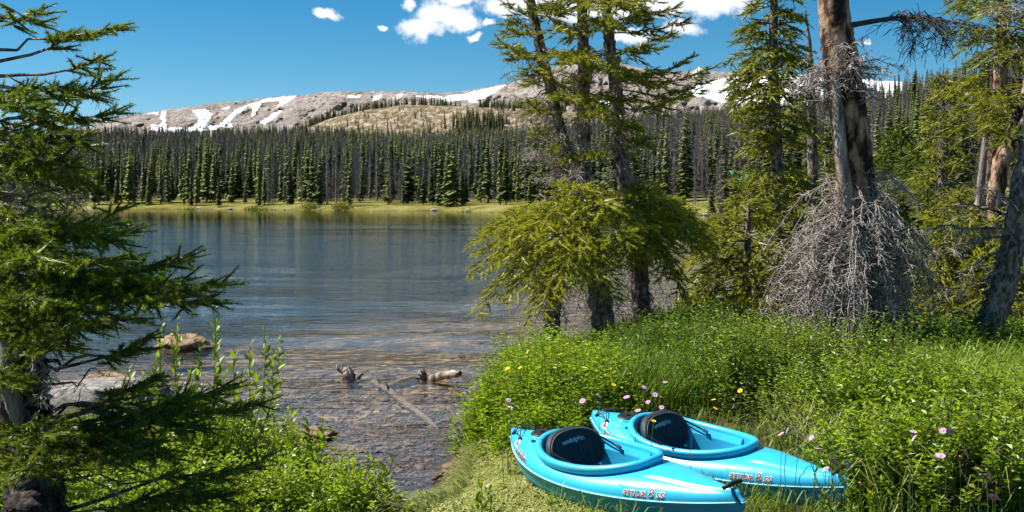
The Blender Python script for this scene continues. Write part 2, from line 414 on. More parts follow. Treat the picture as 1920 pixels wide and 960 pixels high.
ground = obj('ground', mesh('ground', np.stack([gx, gy, gz], -1).reshape(-1, 3), quad(idx), [M['ground']], smooth_=True,
             attrs={'inlet_dark': np.clip(1.6 * np.exp(-((gx - INL[0]) ** 2 * .6 + (gy - INL[1] - .7) ** 2 * .22)) + .5 * fbm(gx * 2, gy * 2, 3, 6), 0, .9).ravel(), 'land': smooth(-.05, .12, d_).ravel(), 'silt': smooth(5.0, 10, -d_ + 2 * fbm(gx * .25, gy * .25, 3, 8)).ravel()}))
tag(ground, kind='structure')

# far shore and hillside: a sheet in rings out to 1.5 km
pxs = np.linspace(-900, 2800, 430)
Ds = np.concatenate([np.linspace(60, 160, 26), np.geomspace(162, 1560, 130)])
PX, DD = np.meshgrid(pxs, Ds)
fx = (PX - 960) / FPX * DD; fy = DD
fz = far_z(PX, DD, fx, fy) - .15 * smooth(85, 72, DD)
def hill_mat():
    m_, nt, N, L, o = material('hillside_meadow_and_rock')
    b = N('ShaderNodeBsdfPrincipled'); b.inputs['Roughness'].default_value = .95; b.inputs['Specular IOR Level'].default_value = .1
    rock = ramp(nt, noise(nt, .16, 8, .75, (1, .3, 1)), [(.38, (.07, .07, .025)), (.46, (.16, .13, .06)), (.53, (.27, .205, .14)), (.62, (.46, .39, .33))])
    grassc = ramp(nt, noise(nt, .15, 6, .7), [(.3, (.10, .11, .02)), (.5, (.26, .24, .05)), (.66, (.40, .36, .13))])
    a = N('ShaderNodeAttribute'); a.attribute_name = 'shore'
    x = N('ShaderNodeMix'); x.data_type = 'RGBA'; L(a.outputs['Fac'], x.inputs['Factor']); L(rock, x.inputs['A']); L(grassc, x.inputs['B'])
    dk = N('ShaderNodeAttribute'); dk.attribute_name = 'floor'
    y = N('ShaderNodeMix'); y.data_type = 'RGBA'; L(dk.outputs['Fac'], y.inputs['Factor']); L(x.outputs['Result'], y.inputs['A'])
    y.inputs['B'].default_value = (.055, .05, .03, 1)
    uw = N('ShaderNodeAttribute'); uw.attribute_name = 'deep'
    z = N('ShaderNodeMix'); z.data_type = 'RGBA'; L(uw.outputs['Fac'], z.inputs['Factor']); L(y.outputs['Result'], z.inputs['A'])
    z.inputs['B'].default_value = (.012, .016, .017, 1)  # dark underwater bed, light lost with depth put into its colour
    L(z.outputs['Result'], b.inputs['Base Color'])
    bp = N('ShaderNodeBump'); bp.inputs['Strength'].default_value = 1; bp.inputs['Distance'].default_value = 1.6
    L(noise(nt, .5, 8, .8, (1, .3, 1)), bp.inputs['Height']); L(bp.outputs[0], b.inputs['Normal'])
    L(b.outputs[0], o.inputs[0]); return m_
fd = lake_sd(fx, fy)
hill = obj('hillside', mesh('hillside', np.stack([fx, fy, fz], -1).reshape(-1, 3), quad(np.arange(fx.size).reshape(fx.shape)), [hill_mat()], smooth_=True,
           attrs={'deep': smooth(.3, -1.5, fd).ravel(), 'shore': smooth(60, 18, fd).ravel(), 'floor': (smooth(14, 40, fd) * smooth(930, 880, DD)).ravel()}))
tag(hill, kind='structure')

# mountain: ridge 2.5 km off, snow lying in its gullies
RX = np.array([-1000, -200, 100, 170, 220, 300, 400, 480, 540, 570, 600, 640, 700, 760, 830, 870, 900, 950, 985, 1040, 1100, 1160, 1230, 1300, 1312, 1330, 1420, 1520, 1620, 1800, 2900], float)
RY = np.array([262, 262, 254, 236, 220, 207, 195, 185, 180, 178, 173, 171, 171, 171, 174, 172, 166, 157, 146, 126, 113, 118, 134, 131, 124, 134, 137, 140, 150, 160, 170], float)
mpx = np.concatenate([np.linspace(-900, 130, 60), np.arange(132, 1660, 2.2), np.linspace(1662, 2800, 60)])
mv = np.linspace(0, 1, 90)
MP, MVv = np.meshgrid(mpx, mv)
ridge = np.interp(MP, RX, RY) + 2.2 * fbm(MP / 22, MP * 0, 4, 31)
base_y = 330.0
MY = base_y + (ridge - base_y) * MVv ** .85
face = fbm(MP / 70 + MVv * 2.5, MVv * 4, 6, 41, .6) + .35 * (1 - np.abs(fbm(MP / 40 - MVv * 3, MVv * 3, 5, 47, .6)) * 2.2)
MD = 1560 + 1000 * MVv + 115 * face * np.sin(np.pi * np.clip(MVv, .05, 1) * .92) ** .6
mpos = at(MP, MY, MD)
back = at(mpx, np.interp(mpx, RX, RY), np.full(len(mpx), 3300.0)); back[:, 2] = -20
crest2 = at(mpx, ridge[-1], MD[-1] + 260); crest2[:, 2] = mpos[-1][:, 2] - 12
mpos = np.concatenate([mpos, crest2[None], back[None]], 0)
SNOW = [[(361, 207), (386, 204), (398, 214), (388, 230), (402, 236), (432, 231), (437, 238), (400, 243), (335, 248), (300, 247), (281, 243), (288, 233), (297, 236), (304, 230), (313, 240), (345, 239), (365, 238), (372, 222)],
        [(302, 210), (311, 209), (309, 222), (312, 236), (304, 238), (303, 222)], [(272, 214), (296, 210), (298, 217), (290, 213)],
        [(412, 234), (424, 221), (440, 208), (458, 199), (466, 195), (462, 201), (446, 214), (428, 229)], [(414, 203), (432, 200), (428, 206)],
        [(468, 195), (492, 188), (486, 200), (476, 217), (471, 218), (475, 203)], [(490, 186), (558, 179), (549, 186), (528, 197), (521, 199), (525, 190), (492, 191)],
        [(485, 231), (506, 218), (522, 208), (530, 206), (516, 219), (496, 233)], [(200, 226), (208, 222), (204, 232)],
        [(650, 179), (678, 178), (674, 184), (655, 182)], [(701, 180), (716, 177), (710, 187), (699, 188)], [(741, 177), (758, 176), (752, 186), (748, 188), (746, 182)],
        [(772, 179), (830, 181), (872, 176), (905, 167), (950, 158), (938, 167), (915, 180), (892, 192), (880, 190), (876, 186), (858, 188), (842, 191), (832, 188), (828, 184), (800, 184)],
        [(1292, 168), (1318, 152), (1336, 147), (1420, 143), (1530, 141), (1700, 150), (1700, 205), (1480, 198), (1352, 193), (1318, 182), (1300, 178)],
        [(1298, 136), (1311, 127), (1325, 136)], [(1118, 191), (1146, 186), (1152, 196), (1124, 199)]]
def in_poly(x, y, poly):
    r = np.zeros(x.shape, bool); p = np.array(poly, float)
    for i in range(len(p)):
        a, b = p[i], p[(i + 1) % len(p)]
        r ^= ((a[1] > y) != (b[1] > y)) & (x < (b[0] - a[0]) * (y - a[1]) / (b[1] - a[1] + 1e-12) + a[0])
    return r
qx = MP + 3.5 * fbm(MP / 7, MY / 5, 3, 51); qy = MY + 2.5 * fbm(MP / 7, MY / 5, 3, 57)
snow = np.zeros(MP.shape)
for p in SNOW: snow = np.maximum(snow, in_poly(qx, qy, p))
snow = np.concatenate([snow, snow[-1:] * 0, snow[-1:] * 0], 0)
def mountain_mat():
    m_, nt, N, L, o = material('alpine_rock_and_snow')
    b = N('ShaderNodeBsdfPrincipled'); b.inputs['Roughness'].default_value = .95; b.inputs['Specular IOR Level'].default_value = .1
    r1 = ramp(nt, noise(nt, .011, 9, .72), [(.36, (.26, .235, .205)), (.45, (.41, .37, .335)), (.56, (.55, .50, .475)), (.68, (.68, .63, .61))])
    r2 = ramp(nt, noise(nt, .09, 8, .8), [(.40, (.42, .40, .37)), (.56, (1.08, 1.02, 1.0))])
    mu = N('ShaderNodeMix'); mu.data_type = 'RGBA'; mu.blend_type = 'MULTIPLY'; mu.inputs['Factor'].default_value = 1
    L(r1, mu.inputs['A']); L(r2, mu.inputs['B'])
    a = N('ShaderNodeAttribute'); a.attribute_name = 'snow'
    x = N('ShaderNodeMix'); x.data_type = 'RGBA'; L(a.outputs['Fac'], x.inputs['Factor']); L(mu.outputs['Result'], x.inputs['A'])
    x.inputs['B'].default_value = (.90, .91, .93, 1); L(x.outputs['Result'], b.inputs['Base Color'])
    bp = N('ShaderNodeBump'); bp.inputs['Distance'].default_value = 26
    st = N('ShaderNodeMath'); st.operation = 'MULTIPLY_ADD'; st.inputs[1].default_value = -.9; st.inputs[2].default_value = .95
    L(a.outputs['Fac'], st.inputs[0]); L(st.outputs[0], bp.inputs['Strength'])
    L(noise(nt, .03, 9, .75), bp.inputs['Height']); L(bp.outputs[0], b.inputs['Normal'])
    L(b.outputs[0], o.inputs[0]); return m_
mt = obj('mountain', mesh('mountain', mpos.reshape(-1, 3), quad(np.arange(mpos.shape[0] * mpos.shape[1]).reshape(mpos.shape[:2])), [mountain_mat()], smooth_=True, attrs={'snow': snow.ravel()}))
tag(mt, kind='structure')

# water: clear near the bank, mirror-like far out, wind ripples
def water_mat():
    m_, nt, N, L, o = material('lake_water')
    tc = N('ShaderNodeTexCoord')
    hs = []
    for sc_, det, st, wt in ((3.4, 2, (.38, 1, 1), 1.0), (9, 2, (.42, 1, 1), .42), (.7, 2, (.5, 1, 1), 1.5)):
        mp = N('ShaderNodeMapping'); mp.inputs['Scale'].default_value = st; mp.inputs['Rotation'].default_value = (0, 0, .12)
        L(tc.outputs['Object'], mp.inputs[0]); n = N('ShaderNodeTexNoise'); n.inputs['Scale'].default_value = sc_; n.inputs['Detail'].default_value = det
        L(mp.outputs[0], n.inputs['Vector']); k = N('ShaderNodeMath'); k.operation = 'MULTIPLY'; k.inputs[1].default_value = wt
        L(n.outputs[0], k.inputs[0]); hs.append(k.outputs[0])
    s = hs[0]
    for h in hs[1:]:
        a = N('ShaderNodeMath'); L(s, a.inputs[0]); L(h, a.inputs[1]); s = a.outputs[0]
    bp = N('ShaderNodeBump'); bp.inputs['Strength'].default_value = 1; L(s, bp.inputs['Height'])
    sy = N('ShaderNodeSeparateXYZ'); L(tc.outputs['Object'], sy.inputs[0])
    lee = N('ShaderNodeMapRange'); lee.inputs['From Min'].default_value, lee.inputs['From Max'].default_value = 25, 140
    lee.inputs['To Min'].default_value, lee.inputs['To Max'].default_value = .046, .004      # calmer in the lee of the far trees
    L(sy.outputs[1], lee.inputs['Value'])
    # gusts: streaks of ruffled and slack water
    gs = None
    for sc_, st in ((.22, (.22, 1, 1)), (.9, (.25, 1, 1))):
        mp = N('ShaderNodeMapping'); mp.inputs['Scale'].default_value = st; L(tc.outputs['Object'], mp.inputs[0])
        n = N('ShaderNodeTexNoise'); n.inputs['Scale'].default_value = sc_; n.inputs['Detail'].default_value = 3; L(mp.outputs[0], n.inputs['Vector'])
        g_ = N('ShaderNodeMapRange'); g_.inputs['From Min'].default_value, g_.inputs['From Max'].default_value = .36, .62; g_.inputs['To Min'].default_value, g_.inputs['To Max'].default_value = .4, 1.5; L(n.outputs[0], g_.inputs['Value'])
        if gs is None: gs = g_.outputs[0]
        else:
            k = N('ShaderNodeMath'); k.operation = 'MULTIPLY'; L(gs, k.inputs[0]); L(g_.outputs[0], k.inputs[1]); gs = k.outputs[0]
    k = N('ShaderNodeMath'); k.operation = 'MULTIPLY'; L(gs, k.inputs[0]); L(lee.outputs[0], k.inputs[1]); L(k.outputs[0], bp.inputs['Distance'])
    fr = N('ShaderNodeFresnel'); fr.inputs['IOR'].default_value = 1.33; L(bp.outputs[0], fr.inputs['Normal'])
    gl = N('ShaderNodeBsdfGlossy'); gl.inputs['Roughness'].default_value = .04; L(bp.outputs[0], gl.inputs['Normal'])
    tr = N('ShaderNodeBsdfTransparent'); tr.inputs[0].default_value = (.94, .91, .84, 1)
    x = N('ShaderNodeMixShader'); L(fr.outputs[0], x.inputs[0]); L(tr.outputs[0], x.inputs[1]); L(gl.outputs[0], x.inputs[2])
    L(x.outputs[0], o.inputs[0]); return m_
wx, wy = np.meshgrid(np.linspace(-330, 120, 46), np.linspace(5, 330, 40))
lake = obj('lake', mesh('lake', np.stack([wx, wy, 0 * wx], -1).reshape(-1, 3), quad(np.arange(wx.size).reshape(wx.shape)), [water_mat()]))
tag(lake, kind='structure')
# ------------------------------------------------------------------ far forest
def far_spruce(rng):
    H, Rm = 1.0, rng.uniform(.085, .13)
    V, F, T = [], [], []; n = 0
    pv, pf = tubes(np.array([[0, 0, -.06], [0, 0, .4], [0, 0, .97]]), np.array([.013, .010, .002]), 4)
    tri = np.concatenate([pf[:, [0, 1, 2]], pf[:, [0, 2, 3]]]); V.append(pv); F.append(tri); n += len(pv); T.append(np.zeros(len(pv))); nw = len(tri)
    lean = rng.normal(size=2) * .01
    for h in np.linspace(rng.uniform(.03, .12), .985, 30):
        R0 = Rm * (1 - h) ** .72 * rng.uniform(.65, 1.15) + .006
        k = 9 if h < .7 else 6
        for a in np.arange(k) * 2 * np.pi / k + rng.random() * 6:
            if rng.random() < .12: continue
            r = R0 * rng.uniform(.6, 1.2); d = np.array([math.cos(a), math.sin(a), 0]); s = np.array([-d[1], d[0], 0])
            c = np.array([lean[0] * h, lean[1] * h, h]); w = r * rng.uniform(.28, .5) + .004
            dz = -r * rng.uniform(.25, .8)
            V.append(np.array([c + UP * .012, c + d * r * .6 + s * w + UP * (dz * .45), c + d * r + UP * dz, c + d * r * .6 - s * w + UP * (dz * .45)]))
            F.append(np.array([[0, 1, 2], [0, 2, 3]]) + n); n += 4; T.append(np.full(4, rng.uniform(0, .35)))
    F = np.concatenate(F); mi = np.zeros(len(F), int); mi[:nw] = 1
    return mesh('far_spruce', np.concatenate(V), F, [M['needle_far'], M['dead_far']], mi, np.concatenate(T))
def far_dead(rng):
    pv, pf = tubes(np.array([[0, 0, -.06], [0, 0, .5], [rng.normal() * .01, 0, 1]]), np.array([.012, .009, .002]), 4)
    V, F, n = [pv], [np.concatenate([pf[:, [0, 1, 2]], pf[:, [0, 2, 3]]])], len(pv)
    N_ = 230; h = rng.uniform(.08, .98, N_); a = rng.random(N_) * 6.28
    r = (.105 * (1 - h) ** .6 * rng.uniform(.4, 1.1, N_) + .01)
    d = np.stack([np.cos(a), np.sin(a), 0 * a], -1); s = np.stack([-np.sin(a), np.cos(a), 0 * a], -1); c = np.stack([0 * h, 0 * h, h], -1)
    dz = rng.uniform(-.75, .15, N_) * r
    w = .0042
    tv = np.stack([c + UP * w, c - UP * w, c + d * r[:, None] + UP * dz[:, None], c + d * r[:, None] * .5 + s * .02 * rng.choice([-1, 1], N_)[:, None] + UP * (dz * .9)[:, None]], 1).reshape(-1, 3)
    k = np.arange(N_)[:, None] * 4 + n
    V.append(tv); F += [k + np.array([[0, 1, 2]]), k + np.array([[0, 1, 3]])]
    return mesh('far_dead_spruce', np.concatenate(V), np.concatenate(F), [M['dead_far']])
rf = np.random.default_rng(5)
LIVE = [far_spruce(rf) for _ in range(7)]; DEAD = [far_dead(rf) for _ in range(5)]

# candidate spots on the hillside
n = 26000
cp = rf.uniform(-160, 2060, n); cD = np.sqrt(rf.uniform(120 ** 2, 960 ** 2, n))
cxx, cyy = (cp - 960) / FPX * cD, cD
cd = lake_sd(cxx, cyy)
gap = (fbm(cxx / 25, cyy / 25, 2, 77) > .45)
ok = (cd > 1.0 + 8 * vnoise(cxx / 9, cyy / 9, 3)) & (cD < 905 + 20 * fbm(cp / 40, cp * 0, 2, 8)) & (rf.random(n) < .62 + .3 * (cd < 70)) & ~(gap & (cd > 25) & (cd < 60))
ok &= ~((cp > 1350) & (cD < 150))
ok &= (rf.random(n) < np.where(cp > 1400, .75, 1))
cp, cD, cxx, cyy, cd = cp[ok], cD[ok], cxx[ok], cyy[ok], cd[ok]
dead = rf.random(len(cp)) < np.clip(.36 + .14 * smooth(20, 260, cd) + .9 * fbm(cxx / 40, cyy / 55, 3, 61) + .12 * smooth(1500, 1650, cp), .06, .72)
hh = np.where(dead, rf.uniform(6, 15, len(cp)), 3 + 12 * rf.random(len(cp)) ** .7) * (1 + .15 * fbm(cxx / 30, cyy / 30, 2, 5)) * (1 - .3 * smooth(500, 900, cD))
xp = np.array([1335, 1350, 1362, 1378, 1392, 1405, 1418, 1432, 1345, 1370, 1400, 1425], float); xD = rf.uniform(150, 180, 12); xD[8:] = rf.uniform(185, 230, 4)
cp, cD = np.concatenate([cp, xp]), np.concatenate([cD, xD]); cxx, cyy = np.concatenate([cxx, (xp - 960) / FPX * xD]), np.concatenate([cyy, xD])
hh = np.concatenate([hh, rf.uniform(6, 12, 12)]); dead = np.concatenate([dead, np.array([0, 1, 0, 0, 1, 0, 1, 0, 1, 0, 1, 0], bool)])
# tree rows and clumps on the open knoll
kp = np.concatenate([rf.uniform(560, 720, 130), rf.uniform(700, 870, 110), rf.uniform(900, 1060, 200), rf.uniform(850, 945, 110), rf.uniform(640, 1050, 60), rf.uniform(1150, 1420, 60), rf.uniform(560, 1060, 260), rf.uniform(560, 1080, 420)])
kD = np.concatenate([1215 + rf.normal(size=130) * 12, 1225 + rf.normal(size=110) * 14, 1215 + rf.normal(size=200) * 20, rf.uniform(1010, 1075, 110), rf.uniform(930, 1200, 60), rf.uniform(950, 1200, 60), rf.uniform(920, 1210, 260), 905 + 190 * rf.random(420) ** 2])
kx, ky = (kp - 960) / FPX * kD, kD
kh = np.concatenate([rf.uniform(7, 14, 240), rf.uniform(7, 13, 200), rf.uniform(9, 17, 110), rf.uniform(3, 8, 120), rf.uniform(1.5, 6, 260), rf.uniform(5, 12, 420)])
cp, cD, cxx, cyy = (np.concatenate(t) for t in ((cp, kp), (cD, kD), (cxx, kx), (cyy, ky)))
hh = np.concatenate([hh, kh]); dead = np.concatenate([dead, rf.random(len(kp)) < .22])
cz = far_z(cp, cD, cxx, cyy)
near_rank = np.where((cp > 110) & (cp < 1400), (hh / cD) * (1 - .8 * smooth(45, 120, lake_sd(cxx, cyy))), 0)
order = np.argsort(-near_rank)
single = np.zeros(len(cp), bool); single[order[:280]] = True
for i in np.where(single)[0]:
    me = (DEAD if dead[i] else LIVE)[int(rf.integers(5))]
    o = obj('bare_spruce' if dead[i] else 'lakeside_spruce', me, None, (cxx[i], cyy[i], cz[i]))
    w_ = rf.uniform(.75, 1.6)
    o.scale = (hh[i] * w_, hh[i] * w_, hh[i]); o.rotation_euler = (rf.normal() * .015, rf.normal() * .015, rf.random() * 6.28)
    if dead[i]: tag(o, 'small grey leafless spruce standing among the trees of the far lakeshore', 'tree', 'bare spruces on the far lakeshore')
    else: tag(o, 'small dark green spruce standing at the far lakeshore', 'tree', 'green spruces on the far lakeshore')

def scatter(name, P, S, Rz, I, meshes):
    """one object of kind stuff: meshes[I] set on points P"""
    me = bpy.data.meshes.new(name); me.vertices.add(len(P)); me.vertices.foreach_set('co', np.asarray(P, np.float32).ravel())
    for k, ty, a in (('sc', 'FLOAT_VECTOR', S), ('rot', 'FLOAT_VECTOR', np.stack([0 * Rz, 0 * Rz, Rz], -1)), ('pick', 'INT', I)):
        at_ = me.attributes.new(k, ty, 'POINT')
        at_.data.foreach_set('value' if ty == 'INT' else 'vector', np.asarray(a, np.int32 if ty == 'INT' else np.float32).ravel())
    o = obj(name, me)
    ng = bpy.data.node_groups.new(name, 'GeometryNodeTree')
    ng.interface.new_socket('Geometry', in_out='INPUT', socket_type='NodeSocketGeometry'); ng.interface.new_socket('Geometry', in_out='OUTPUT', socket_type='NodeSocketGeometry')
    N, L = ng.nodes.new, ng.links.new
    gi, go, ip, jn = N('NodeGroupInput'), N('NodeGroupOutput'), N('GeometryNodeInstanceOnPoints'), N('GeometryNodeJoinGeometry')
    for m_ in reversed(meshes):
        src = bpy.data.objects.new(name + '_source', m_)
        oi = N('GeometryNodeObjectInfo'); oi.inputs['Object'].default_value = src
        g2 = N('GeometryNodeGeometryToInstance'); L(oi.outputs['Geometry'], g2.inputs[0]); L(g2.outputs[0], jn.inputs[0])
    def na(k, ty):
        a = N('GeometryNodeInputNamedAttribute'); a.data_type = ty; a.inputs['Name'].default_value = k; return a.outputs['Attribute']
    L(gi.outputs[0], ip.inputs['Points']); L(jn.outputs[0], ip.inputs['Instance']); ip.inputs['Pick Instance'].default_value = True
    L(na('pick', 'INT'), ip.inputs['Instance Index']); L(na('sc', 'FLOAT_VECTOR'), ip.inputs['Scale']); L(na('rot', 'FLOAT_VECTOR'), ip.inputs['Rotation'])
    L(ip.outputs[0], go.inputs[0])
    o.modifiers.new('scatter', 'NODES').node_group = ng
    return o
r_ = ~single
w_ = rf.uniform(.7, 1.7, r_.sum())
forest = scatter('forest', np.stack([cxx, cyy, cz], -1)[r_], np.stack([hh[r_] * w_, hh[r_] * w_, hh[r_]], -1), rf.random(r_.sum()) * 6.28,
                 np.where(dead[r_], 7 + rf.integers(0, 5, r_.sum()), rf.integers(0, 7, r_.sum())), LIVE + DEAD)
tag(forest, 'dense spruce forest of green and grey dead trees covering the far hillside', 'forest', kind='stuff')
# ------------------------------------------------------------------ near trees
class Acc:
    def __init__(s): s.br, s.tw, s.B, s.D, s.L, s.T = [], [], [], [], [], []

def sub_twigs(p, t0, n, ln, rng, droop=.3, spread=1.0, fwd=.5, P=4):
    """n curved side twigs off path p"""
    t = rng.uniform(t0, 1, n); b = sample(p, t); tg = nrm(sample(p, t + .05) - sample(p, t - .05) + 1e-6)
    d = nrm(tg * fwd + rng.normal(size=(n, 3)) * np.array([1, 1, .6]) * spread)
    l = ln * rng.uniform(.35, 1, n) * (1.1 - .5 * t)
    s = np.linspace(0, 1, P)[None, :, None]
    c = b[:, None] + d[:, None] * (l[:, None, None] * s) - UP * (droop * l)[:, None, None] * s ** 2
    c[:, 1:] += rng.normal(size=(n, P - 1, 3)) * (l * .05)[:, None, None]
    return c

def bough(A, base, tip, sag, lat, g0, rng, step=.15, shoot=.16, droop=.25, r0=.018, tint=.0, dead=.0):
    p = path(base, tip, sag, 8, .02, rng)
    A.br.append((p, np.linspace(r0, .004, 8)))
    L = np.linalg.norm(tip - base)
    ts = np.arange(g0, 1.0, step / L / 2); side = 1
    for t in ts:
        side = -side
        b = sample(p, t); tg = nrm(sample(p, t + .06) - sample(p, t - .06))
        sv = nrm(np.cross(tg, UP)) * side
        ll = lat * (1.05 - .75 * ((t - g0) / (1 - g0 + 1e-6)) ** 1.2) * rng.uniform(.55, 1.15)
        dl = nrm(tg * .75 + sv * .75 - UP * droop * rng.uniform(.4, 1.4) + rng.normal(size=3) * .12)
        A.br.append((np.array([b, b + dl * ll * .5, b + dl * ll - UP * ll * .08]), np.array([r0 * .35, .004, .0025])))
        if rng.random() < dead: continue
        n = max(2, int(ll / (shoot * .42)))
        u = (np.arange(n) + rng.random()) / n
        q = b + dl * ll * u[:, None] - UP * (ll * .08 * u ** 2)[:, None]
        s2 = np.where(np.arange(n) % 2, 1, -1)[:, None]
        pv = nrm(np.cross(dl, UP))
        dd = nrm(dl * .8 + pv * s2 * .55 + rng.normal(size=(n, 3)) * .36 + UP * .12)
        A.B.append(q); A.D.append(dd); A.L.append(shoot * rng.uniform(.6, 1.15, n)); A.T.append(np.full(n, tint) + .12 + .3 * rng.random() + rng.normal(size=n) * .06)
        A.B.append(q[-1:]); A.D.append(dl[None]); A.L.append(np.array([shoot * 1.1])); A.T.append(np.array([tint + .4]))
    # the leader itself is needled too
    n = max(2, int(L * (1 - g0) / (shoot * .5))); u = g0 + (1 - g0) * (np.arange(n) + .5) / n
    A.B.append(sample(p, u)); A.D.append(nrm(sample(p, u + .05) - sample(p, u - .05)) + rng.normal(size=(n, 3)) * .25); A.L.append(np.full(n, shoot)); A.T.append(np.full(n, tint + .3))

def dead_bough(A, base, tip, sag, n, ln, rng, r0=.014, droop=.3, sub=3, t0=.15, spread=1.0, rt=.0045):
    p = path(base, tip, sag, 8, .03, rng); A.br.append((p, np.linspace(r0, .003, 8)))
    c = sub_twigs(p, t0, n, ln, rng, droop, spread)
    A.tw.append((c, np.linspace(rt, rt * .45, c.shape[1])))
    for q in c[rng.random(len(c)) < .75]:
        k = sub_twigs(q, .3, sub, ln * .42, rng, droop, spread, P=4); A.tw.append((k, np.linspace(rt * .7, rt * .4, 4)))

def trunk_mesh(name, pts, rad, mat, rng, S=12, sub=9, rough=.06):
    pts, rad = np.asarray(pts, float), np.asarray(rad, float)
    m_ = (len(pts) - 1) * sub + 1; u = np.linspace(0, 1, m_)
    # Catmull-Rom through the given points
    q = np.concatenate([2 * pts[:1] - pts[1:2], pts, 2 * pts[-1:] - pts[-2:-1]]); t = u * (len(pts) - 1); i = np.minimum(t.astype(int), len(pts) - 2); f = (t - i)[:, None]
    P0, P1, P2, P3 = q[i], q[i + 1], q[i + 2], q[i + 3]
    c = .5 * (2 * P1 + (P2 - P0) * f + (2 * P0 - 5 * P1 + 4 * P2 - P3) * f ** 2 + (3 * P1 - P0 - 3 * P2 + P3) * f ** 3)
    r = np.interp(u * (len(pts) - 1), np.arange(len(pts)), rad)
    V, F = tubes(c, r, S)
    V = V.reshape(m_, S, 3); bump = 1 + rough * rng.normal(size=(m_, S)) + .5 * rough * np.sin(np.arange(S) * 2.1)[None]
    V = c[:, None] + (V - c[:, None]) * bump[..., None]
    return mesh(name, V.reshape(-1, 3), F, [mat], smooth_=True), c, r

def finish(A, root, mat, K, nw, rng, rad=.028, bmat='bark', tmat='twig', bname='branches', S=3):
    by = {}
    for p, r in A.br: by.setdefault(len(p), []).append((p, r))
    vs_ = [tubes(np.array([x[0] for x in v]), np.array([x[1] for x in v]), S) for v in by.values()]
    if vs_: part(bname, mesh(bname, *cat_(vs_), [M[bmat]], smooth_=True), root, 'stuff')
    if A.tw:
        vs_ = [tubes(c, np.broadcast_to(r, c.shape[:2]), 3) for c, r in A.tw]
        part('dead_twigs', mesh('dead_twigs', *cat_(vs_), [M[tmat]]), root, 'stuff')
    if A.B:
        B, D, L, T = (np.concatenate(x) for x in (A.B, A.D, A.L, A.T))
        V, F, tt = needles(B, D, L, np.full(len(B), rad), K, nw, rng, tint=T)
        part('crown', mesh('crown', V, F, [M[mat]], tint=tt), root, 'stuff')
        return len(F)
    return 0
ntri = {}

# --- middle clump of three mossy spruces on the point
def px_path(pts): return np.array([at(a, b, Y) for a, b, Y in pts])
def mid_tree(name, label, tpts, trad, low, high, dead_low, seed, Yc, dead_n=10):
    rng = np.random.default_rng(seed); P = px_path(tpts); root = thing(name, label, 'tree', P[0], 'clump of three spruces on the point')
    me, c, r = trunk_mesh('trunk', P, np.array(trad) * .74, M['bark'], rng, 14, 14, .09); part('trunk', me, root)
    A = Acc()
    near_on = lambda b: c[np.argmin(np.abs(to_px(c)[1] - b))]
    for (by, tx, ty, dY, sag, lat) in low:
        for q in range(1 + (rng.random() < .6)): bough(A, near_on(by - 18 * q), at(tx + q * rng.uniform(-25, 25), ty + q * rng.uniform(-30, 12), Yc + dY * (1 - .35 * q)), sag * .55, lat * (1.05 - .1 * q), .30, rng, .16, .20, .14, .022, tint=.34)
    for (by, tx, ty, dY, sag, lat) in high: bough(A, near_on(by), at(tx, ty, Yc + dY), sag, lat, .25, rng, .16, .16, .15, .016, tint=.10, dead=.22)
    for k in range(18):       # smaller boughs and dead sprays all round the upper stem
        yy = rng.uniform(-60, 340); b_ = near_on(yy); a = rng.random() * 6.28; l = rng.uniform(.35, .95)
        e = b_ + np.array([math.cos(a) * l, math.sin(a) * l, rng.uniform(-.35, .1) * l])
        if rng.random() < .62 - .4 * smooth(150, 300, yy): bough(A, b_, e, .03, .3, .2, rng, .13, .14, .12, .012, tint=.14)
        else: dead_bough(A, b_, e, -.04, 14, .3, rng, .009, .4)
    for k in range(14):       # dead sprays hanging under the lower boughs
        b_ = near_on(rng.uniform(400, 520)); a = rng.random() * 6.28; l = rng.uniform(.3, .8)
        dead_bough(A, b_, b_ + np.array([math.cos(a) * l, math.sin(a) * l, -rng.uniform(.4, 1.1)]), .1, 20, .3, rng, .009, .5)
    for (by, tx, ty, dY, sag, n_, ln) in dead_low: dead_bough(A, near_on(by), at(tx, ty, Yc + dY), sag, n_, ln, rng)
    for k in range(dead_n):      # fine grey sprays along the stem
        yy = rng.uniform(90, 345); b_ = near_on(yy); a = rng.uniform(1.9, 5.2); l = rng.uniform(.35, .85)
        dead_bough(A, b_, b_ + np.array([math.cos(a) * l, math.sin(a) * l, rng.uniform(-.5, .05) * l]), -.04, 22, .32, rng, .009, .4)
    ntri[name + label[:20]] = finish(A, root, 'needle', 34, .0042, rng, .041)
YA, YB, YC = 17.6, 17.0, 17.8
